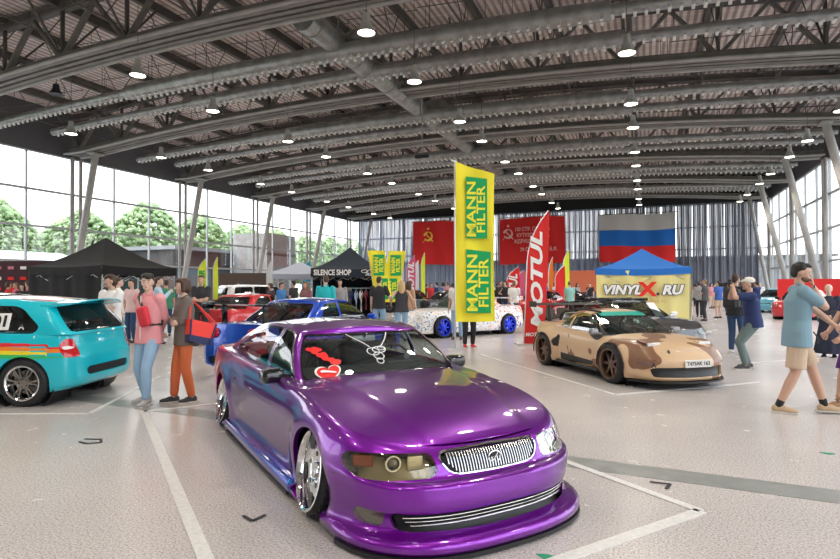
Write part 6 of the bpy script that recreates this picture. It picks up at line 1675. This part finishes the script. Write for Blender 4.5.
pers('person at the right edge in navy top and purple skirt holding hands with the man', 858, 6.85, -1, .05, h=1.68, female=True, top=('tee', 'navy_top', (.04, .035, .10)), legs=('skirt', 'purple_skirt', (.09, .02, .16)), shoes=('tan_sandal', (.42, .25, .14)), hair=('long', 'brown'),
    pose=dict(handR=(.38, -.08, .86), elbowR=(-.3, -.2, -1), hdirR=(1, 0, -.6), palmR=(0, 1, 0), curlR=.9, handL=(.30, .16, .96), elbowL=(-.4, .3, -1), curlL=.7, footR=(.20, -.07, .09), footL=(-.24, .08, .12), pitchL=22), extra=sandx)
# photographer and the man in front of him
def photox(root, J, H, nk, pel):
    c = (J['haL'] + J['haR']) / 2 + Vector((.05, 0, .04)); mb = MB(); mb.add(*rbox(.07, .14, .10, .02, c)); q = mb.build('camera_body', blackp, root, True, 50)
    q.name = 'camera_body'; MB().lathe([(0, .16), (.036, .16), (.036, .06), (.042, .05), (.042, -.0), (.03, -.02)], 'x', (c.x + .03, c.y, c.z - .005), 18).build('camera_lens', gloss_black, q, True, 40); MB().add(*rbox(.05, .06, .05, .01, c + Vector((0, 0, .07)))).build('flash', blackp, q, True, 50)
pers('photographer in a white cap, navy t-shirt and grey jeans raising a camera', 747, 10.35, -.95, .30, h=1.74, top=('tee', 'navy', (.02, .035, .12)), legs=('trousers', 'grey_green', (.13, .18, .18)), shoes=('dark_trainer', (.05, .05, .06)), hair=('short', 'brown'), hat=('white_cap', (.72, .68, .60)), fat=1.1,
    pose=dict(pelvis=(-.10, 0, .86), lean=(.04, 0, -.01), headpitch=-2, handL=(.24, .06, 1.50), handR=(.22, -.10, 1.48), elbowL=(.2, .8, -1), elbowR=(.2, -.9, -1), hdirL=(.5, -.4, .6), hdirR=(.5, .4, .6), palmL=(0, -1, 0), palmR=(0, 1, 0), curlL=.9, curlR=.9, footL=(.06, .12, .085), footR=(-.04, -.12, .085)), extra=photox)
def packx(root, J, H, nk, pel):
    mb = MB(); mb.add(*rbox(.18, .34, .46, .08, (-.22, 0, 1.22), (0, R(5), 0))); mb.add(*rbox(.07, .26, .2, .03, (-.325, 0, 1.12))); q = mb.build('backpack', bagm('black', (.02, .02, .022)), root, True, 60)
    for s_ in (1, -1): MB().tube([(-.14, s_ * .12, 1.44), (.02, s_ * .13, 1.485), (.13, s_ * .13, 1.32), (.02, s_ * .16, 1.08), (-.15, s_ * .15, 1.03)], .016, 6).build('strap', blackp, q, True)
pers('person with a black backpack and dark jeans in front of the photographer', 735.5, 12.6, .75, .65, h=1.76, lod=1, top=('tee', 'black_tee', (.03, .03, .035)), legs=('trousers', 'dark_denim', (.03, .07, .16)), shoes=('pale_trainer', (.6, .6, .6)), hair=('short', 'brown'),
    pose=dict(handL=(.26, .08, 1.52), handR=(.26, -.08, 1.52), elbowL=(.2, .8, -1), elbowR=(.2, -.8, -1), curlL=.9, curlR=.9), extra=packx)
def camx(root, J, H, nk, pel):
    q = MB().add(*rbox(.08, .16, .11, .02, (.32, 0, 1.60))).build('camera_body', blackp, root, True, 50); MB().lathe([(0, .2), (.045, .2), (.04, .0)], 'x', (.36, 0, 1.60), 16).build('camera_lens', gloss_black, q, True, 40)
# older woman in black
def oldx(root, J, H, nk, pel): MB().add(*rbox(.10, .30, .26, .04, (.16, .05, 1.0))).build('handbag', bagm('dark', (.03, .03, .04)), root, True, 60)
pers('elderly woman with white hair in a long black dress behind the man in shorts', 828.5, 12.0, -.6, -.8, h=1.52, lod=1, female=True, fat=1.1, top=('long', 'black_blouse', (.03, .035, .06)), legs=('long_skirt', 'black_skirt', (.02, .025, .05)), shoes=('black', (.02, .02, .02)), hair=('bun', 'white'), sk=skin2,
    pose=dict(handL=(.20, .06, 1.02), handR=(.20, -.06, 1.02), elbowL=(-.2, 1, -1), elbowR=(-.2, -1, -1)), extra=oldx)
# mid-distance and far people: (px, D, facing, height, top, legs, hair, label)
T = lambda k, n, c: (k, n, c)
wt, bk, nv_, gy, rd, tl = ('tee', 'white', (.8, .8, .8)), ('tee', 'black_tee', (.03, .03, .035)), ('tee', 'navy', (.02, .035, .12)), ('long', 'mid_grey', (.3, .3, .31)), ('tee', 'red', (.6, .04, .04)), ('shirt', 'turquoise', (.02, .45, .50))
bl = ('long', 'blue', (.05, .2, .5)); pk = ('tee', 'rose', (.6, .25, .28)); dj = ('trousers', 'dark_denim', (.03, .07, .16)); lj = ('trousers', 'light_denim', (.30, .47, .66)); bt = ('trousers', 'black_trousers', (.025, .025, .03)); bs = ('shorts', 'beige', (.56, .42, .31))
grnb = ('trousers', 'green_trousers', (.05, .18, .13))
down = {}; folded = dict(handL=(.17, -.10, 1.14), handR=(.2, .10, 1.1), elbowL=(0, 1, -.6), elbowR=(0, -1, -.6)); phone = dict(handR=(.28, -.05, 1.35), elbowR=(0, -.6, -1)); walk = dict(footL=(.22, .09, .09), footR=(-.2, -.09, .09), pelvis=(0, 0, .92)); bend = dict(lean=(.16, 0, -.04), headpitch=28, handR=(.36, -.1, 1.0), handL=(.36, .1, 1.0))
crowd = [
 (201, 14.5, .2, -1, 1.80, bk, bt, ('short', 'brown'), folded, 1, 'man in a black t-shirt standing beyond the woman with the red bag'),
 (118, 14.5, .8, .5, 1.75, wt, grnb, ('short', 'brown'), down, 1, 'person in a white t-shirt behind the folded arms man, turned away'),
 (132, 15.5, -.4, -1, 1.72, ('tee', 'pale_pink', (.7, .5, .5)), dj, ('short', 'black'), down, 2, 'person in a pale pink top under the black tent, left'),
 (158, 15.0, .9, .3, 1.78, ('long', 'pale_blue', (.45, .6, .75)), dj, ('short', 'brown'), phone, 1, 'person in a pale blue top just right of the pink shirt'),
 (166, 17.5, -.5, .9, 1.74, ('tee', 'green', (.05, .25, .15)), dj, ('short', 'brown'), down, 2, 'person in a green top beyond the pink shirt person'),
 (325.5, 15.2, .15, 1, 1.80, tl, dj, ('short', 'brown'), dict(headyaw=30, headpitch=15), 1, 'man in a turquoise shirt with his back turned beside the clothes rails'),
 (306, 19.0, -.5, -.9, 1.68, ('tee', 'dark_rose', (.25, .12, .14)), dj, ('long', 'dark_blonde'), down, 1, 'woman with long hair left of the turquoise shirt man'),
 (294, 21.5, -.8, .4, 1.74, bk, dj, ('short', 'black'), phone, 2, 'person in black left of the long haired woman'),
 (281, 20.0, .9, -.3, 1.66, bl, dj, ('short', 'brown'), down, 1, 'person in a bright blue jacket above the blue car roof'),
 (271, 20.5, -.7, -.6, 1.64, ('tee', 'dark_top', (.08, .05, .06)), dj, ('bob', 'brown'), down, 2, 'person with dark bobbed hair left of the blue jacket'),
 (240, 22.9, -.8, -.4, 1.7, gy, dj, ('short', 'black'), down, 2, 'grey figure beyond the red car roof'),
 (379, 16.6, .2, 1, 1.80, bk, lj, ('short', 'brown'), dict(handR=(.3, -.25, 1.1)), 1, 'man in a black t-shirt and light jeans facing the clothes rail'),
 (401.5, 15.6, -.1, 1, 1.68, ('tank', 'black_top', (.05, .05, .06)), lj, ('long', 'blonde'), dict(handR=(.05, -.32, 1.0), handL=(-.02, .3, 1.1)), 1, 'blonde woman in jeans seen from behind right of the black shirt man'),
 (408.5, 17.2, .6, .8, 1.68, ('tee', 'tan', (.5, .3, .2)), lj, ('long', 'brown'), down, 2, 'woman in a tan top close beside the blonde woman'),
 (340, 20.6, .1, -1, 1.76, gy, bt, ('short', 'black'), down, 2, 'person in grey between the clothes rails'),
 (468.5, 14.1, .2, -1, 1.72, bk, bt, ('short', 'black'), dict(handR=(.16, -.16, 1.15)), 1, 'person in black trousers and red shoes hidden behind the yellow banner'),
 (457.5, 16.2, -.3, -1, 1.72, wt, lj, ('short', 'brown'), down, 2, 'person in pale jeans partly behind the yellow banner pole'),
]
fg = 'distant visitors'
for i, (px, D_, hx, hz, h_, tp_, lg_, hr_, ps_, lod_, lab_) in enumerate(crowd):
    pers(lab_, px, D_, hx, hz, h=h_, top=tp_, legs=lg_, hair=hr_, pose=ps_, lod=lod_, female=('woman' in lab_), shoes=('red_shoe', (.6, .03, .04)) if 'red shoes' in lab_ else ('dark_trainer', (.05, .05, .06)), sk=skin2 if i % 2 else skin)
farp = [
 (431, 33, .3, -1, 1.7, rd, dj, 'red'), (436.5, 31, -1, .2, 1.75, nv_, bs, 'navy'), (443, 30, .8, .5, 1.72, bl, dj, 'blue'), (448, 29, -.2, 1, 1.76, pk, dj, 'rose'), (452.5, 34, .6, .6, 1.7, wt, dj, 'white'), (427, 40, 1, 0, 1.7, bk, dj, 'black'),
 (500, 27, .5, -1, 1.75, bk, bt, 'black'), (505.5, 25, -.6, -.8, 1.75, bk, dj, 'black and denim'), (514, 23.5, .3, 1, 1.7, wt, dj, 'white'), (519, 30, -.9, .3, 1.7, rd, bt, 'red'), (497, 34, .4, .8, 1.7, wt, bs, 'white with beige shorts'),
 (547, 36, .2, -1, 1.75, bl, dj, 'blue'), (555, 31, .9, .2, 1.72, wt, bs, 'white with shorts'), (569.5, 25.5, -.2, 1, 1.74, ('tee', 'mint', (.3, .6, .55)), bt, 'mint green'), (577, 38, .5, -.8, 1.7, gy, dj, 'grey'), (590, 37, -.5, -.8, 1.7, bk, bs, 'black with shorts'), (598, 41, 1, .2, 1.7, pk, dj, 'rose'),
 (699, 27.5, .5, .9, 1.75, gy, bt, 'grey'), (705, 24.5, -.7, .5, 1.78, ('tee', 'dark_grey', (.08, .08, .08)), bt, 'dark grey'), (711, 38, .3, -1, 1.7, pk, bs, 'rose'), (718.5, 26.5, -.3, 1, 1.74, ('tee', 'royal_blue', (.05, .12, .4)), bs, 'royal blue'), (714, 40, .9, 0, 1.7, wt, dj, 'white'), (727, 34, .2, -.9, 1.65, ('tee', 'coral', (.7, .25, .2)), dj, 'coral'),
 (760, 37, -.6, -.8, 1.7, wt, bt, 'white'), (695.5, 42, .4, .4, 1.7, rd, bt, 'red'), (732, 41, -.9, 0, 1.7, gy, bs, 'grey with shorts'), (757, 30, -.2, .9, 1.7, nv_, dj, 'navy'),
 (8, 21.5, .8, .5, 1.72, rd, dj, 'red'), (16, 22.5, -.6, -.8, 1.7, ('tee', 'rose_red', (.55, .1, .15)), dj, 'rose red'), (22.5, 20.8, .2, -1, 1.66, bk, dj, 'black'), (28, 22, -1, .1, 1.75, pk, dj, 'pink'), (234, 26, .4, -.9, 1.7, bk, dj, 'black'), (248, 27.5, -.5, .7, 1.7, ('tee', 'plum', (.2, .05, .1)), dj, 'plum')]
areas = lambda px: 'beside the sponsor wall at the far left' if px < 60 else 'beyond the red car roof' if px < 300 else 'under the red flag' if px < 460 else 'left of the tall red feather banner' if px < 525 else 'between the red banner and the yellow booth' if px < 605 else 'right of the yellow booth'
dirs = lambda hx, hz: 'facing the camera' if hz < -.6 else 'back turned' if hz > .6 else ('facing right' if hx > 0 else 'facing left')
for i, (px, D_, hx, hz, h_, tp_, lg_, cn2) in enumerate(farp):
    pers('visitor in %s %s, %s' % (cn2, areas(px), dirs(hx, hz)), px, D_, hx, hz, h=h_, top=tp_, legs=lg_, lod=2, group=fg, pose=[down, walk, folded, phone][i % 4], hair=(['short', 'short', 'bob', 'short', 'long'][i % 5], ['brown', 'black', 'brown', 'dark_blonde', 'black'][i % 5]), sk=skin2 if i % 2 else skin)
# ------------------------------------------------------------ outside and light
w = bpy.data.worlds.new('sky'); SC.world = w; w.use_nodes = True; t = w.node_tree; bg = t.nodes['Background']
tcw = t.nodes.new('ShaderNodeTexCoord'); sx = t.nodes.new('ShaderNodeSeparateXYZ'); rp = t.nodes.new('ShaderNodeValToRGB')
t.links.new(tcw.outputs['Generated'], sx.inputs[0]); t.links.new(sx.outputs['Z'], rp.inputs[0]); t.links.new(rp.outputs[0], bg.inputs[0])
e = rp.color_ramp.elements; e[0].position = 0; e[0].color = (1, 1, 1, 1); e[1].position = .8; e[1].color = (.72, .84, 1, 1)
bg.inputs[1].default_value = 1.7
S_ = bpy.data.lights.new('sun', 'SUN'); S_.energy = 1.5; S_.angle = R(12); S_.color = (1, .96, .9)
so = bpy.data.objects.new('sun', S_); COL.objects.link(so); so.rotation_euler = (R(48), 0, R(-70)); so.location = (30, 0, 40)
# portals let the daylight in through the glazing
def portal(loc, rot, sx_, sy_):
    L = bpy.data.lights.new('daylight_portal', 'AREA'); L.shape = 'RECTANGLE'; L.size = sx_; L.size_y = sy_
    L.cycles.is_portal = True
    o = bpy.data.objects.new('daylight_portal', L); COL.objects.link(o); o.location = loc; o.rotation_euler = rot
portal((XW - .3, 25, 4.85), (R(90), 0, R(-90)), 78, 9.7)
portal((XE + .3, 25, 4.85), (R(90), 0, R(90)), 78, 9.7)
portal((-11.5, YN + .3, 4.85), (R(-90), 0, 0), 45, 9.7)
gr = noisy('outside_grass', (.10, .17, .05), (.2, .28, .1), .8, .9)
pv = noisy('outside_paving', (.35, .35, .34), (.45, .45, .44), 1, .8)
for nm, c, d, m_ in (('paving_outside', (-42.2, 25, -.16), (16, 150, .2), pv), ('grass_outside', (-100, 25, -.2), (100, 260, .2), gr), ('paving_outside', (20, 25, -.16), (17.5, 150, .2), pv), ('grass_outside', (79, 25, -.2), (100, 260, .2), gr), ('grass_outside', (-11, 114.5, -.2), (46, 100, .2), gr)):
    o = MB().box(c, d).build(nm, m_); tag(o, kind='structure')
# trees
leafm = noisy('tree_leaves', (.16, .25, .10), (.42, .52, .28), 1.3, .8, detail=6)
barkm = mat('tree_bark', (.12, .09, .07), .9)
def tree_mesh(seed):
    rr = random.Random(seed); mb = MB()
    for k in range(1500):
        a = rr.random() * 2 * PI; h = rr.random(); rad = 3.6 * math.sin(PI * (h * .8 + .15)) * (.35 + .65 * rr.random() ** .5)
        s = .13 + .22 * rr.random()
        mb.ell((rad * math.cos(a), rad * math.sin(a), 2.2 + h * 7), (s, s * (.7 + .5 * rr.random()), s * .6), 6, 4, (rr.random(), rr.random(), rr.random()))
    return mb.mesh('crown', leafm, False)
tms = [tree_mesh(s) for s in range(3)]
trk = MB().tube([(0, 0, 0), (.1, 0, 2.5), (0, .1, 6)], [.25, .18, .08], 8).mesh('trunk', barkm, True)
def tree(x, y, s, k, lab, grp):
    r_ = empty('tree', (x, y, -.1), k * 1.3, lab, 'tree', grp); r_.scale = (s, s, s)
    a = bpy.data.objects.new('crown', tms[k % 3]); b = bpy.data.objects.new('trunk', trk)
    for q in (a, b): COL.objects.link(q); q.parent = r_
rr = random.Random(3)
for k in range(26):
    tree(-60 - (k % 2) * 9, 10 + k * 4.6, 1.05 + .3 * rr.random(), k, 'leafy green tree outside the left windows', 'trees beyond the left windows')
for k in range(10):
    tree(38 + rr.random() * 10, 45 + k * 8, .62 + .2 * rr.random(), k, 'pale green tree outside the right windows', 'trees beyond the right windows')
for k in range(7):
    tree(-34 + k * 8 + rr.random() * 3, 112 + rr.random() * 6, .55, k, 'distant tree outside the back windows', 'trees beyond the back windows')
# dark pavilion outside the left windows, and a low fence with hoarding
pm = noisy('pavilion_cladding', (.07, .06, .06), (.13, .11, .10), .5, .6)
t_ = empty('pavilion', (-46, 47.6, -.05), 0, 'low dark pavilion outside the left windows behind the black tent', 'building')
MB().box((0, 0, 2.6), (8, 11, 5.2)).build('wall', pm, t_)
MB().box((.1, 0, 5.35), (9.4, 12, .35)).build('roof', mat('pavilion_roof', (.3, .3, .3), .6), t_)
for y in (-2.7, 2.7): MB().box((4.05, y, 2.2), (.1, 4.6, 2.2)).build('window', mat('pavilion_glass', (.2, .27, .3), .1, .5), t_)
t_ = empty('awning', (-47, 23, -.05), 0, 'pale curved awning with green glass front outside the left windows', 'awning')
MB().grid(lambda u, v: (-2 + 4.5 * v, -14 + 26 * u, 4.6 - 1.1 * v * v), 12, 6).build('roof_sheet', mat('awning_white', (.6, .65, .68), .4), t_, True)
MB().box((-2, -1, 2.1), (.2, 26, 4.2)).build('back_wall', mat('dark_hedge', (.05, .09, .06), .8), t_)
t_ = empty('glass_fence', (-43, 27, -.05), 0, 'long dark green panel fence outside the left windows', 'fence')
for k in range(11):
    MB().box((0, -15 + k * 2.7 + 1.3, 1.7), (.08, 2.55, 3.2)).build('panel', mat('dark_green_panel', (.03, .055, .045), .12, .0, .5), t_)
    MB().box((0, -15 + k * 2.7, 1.75), (.14, .12, 3.5)).build('post', steel_l, t_)
t_ = empty('brick_annex', (-38.8, 52.0, -.05), 0, 'grey blockwork annex outside the far end of the left windows', 'building')
MB().box((0, 0, 3.6), (4.4, 5.1, 7.2)).build('wall', noisy('annex_block', (.3, .29, .27), (.38, .36, .34), 3, .8), t_)
for z in (2.6, 5.0): MB().box((2.2, 0, z), (.1, 5.2, .3)).build('string_course', steel_d, t_)

t_ = empty('low_annex', (-11, 78, -.05), 0, 'low dark building outside the back windows', 'building')
MB().box((0, 0, 2.4), (60, 6, 4.8)).build('wall', noisy('annex_render', (.16, .16, .17), (.24, .24, .25), .6, .8), t_)
MB().box((0, 0, 4.9), (61, 7, .25)).build('roof', steel_d, t_)
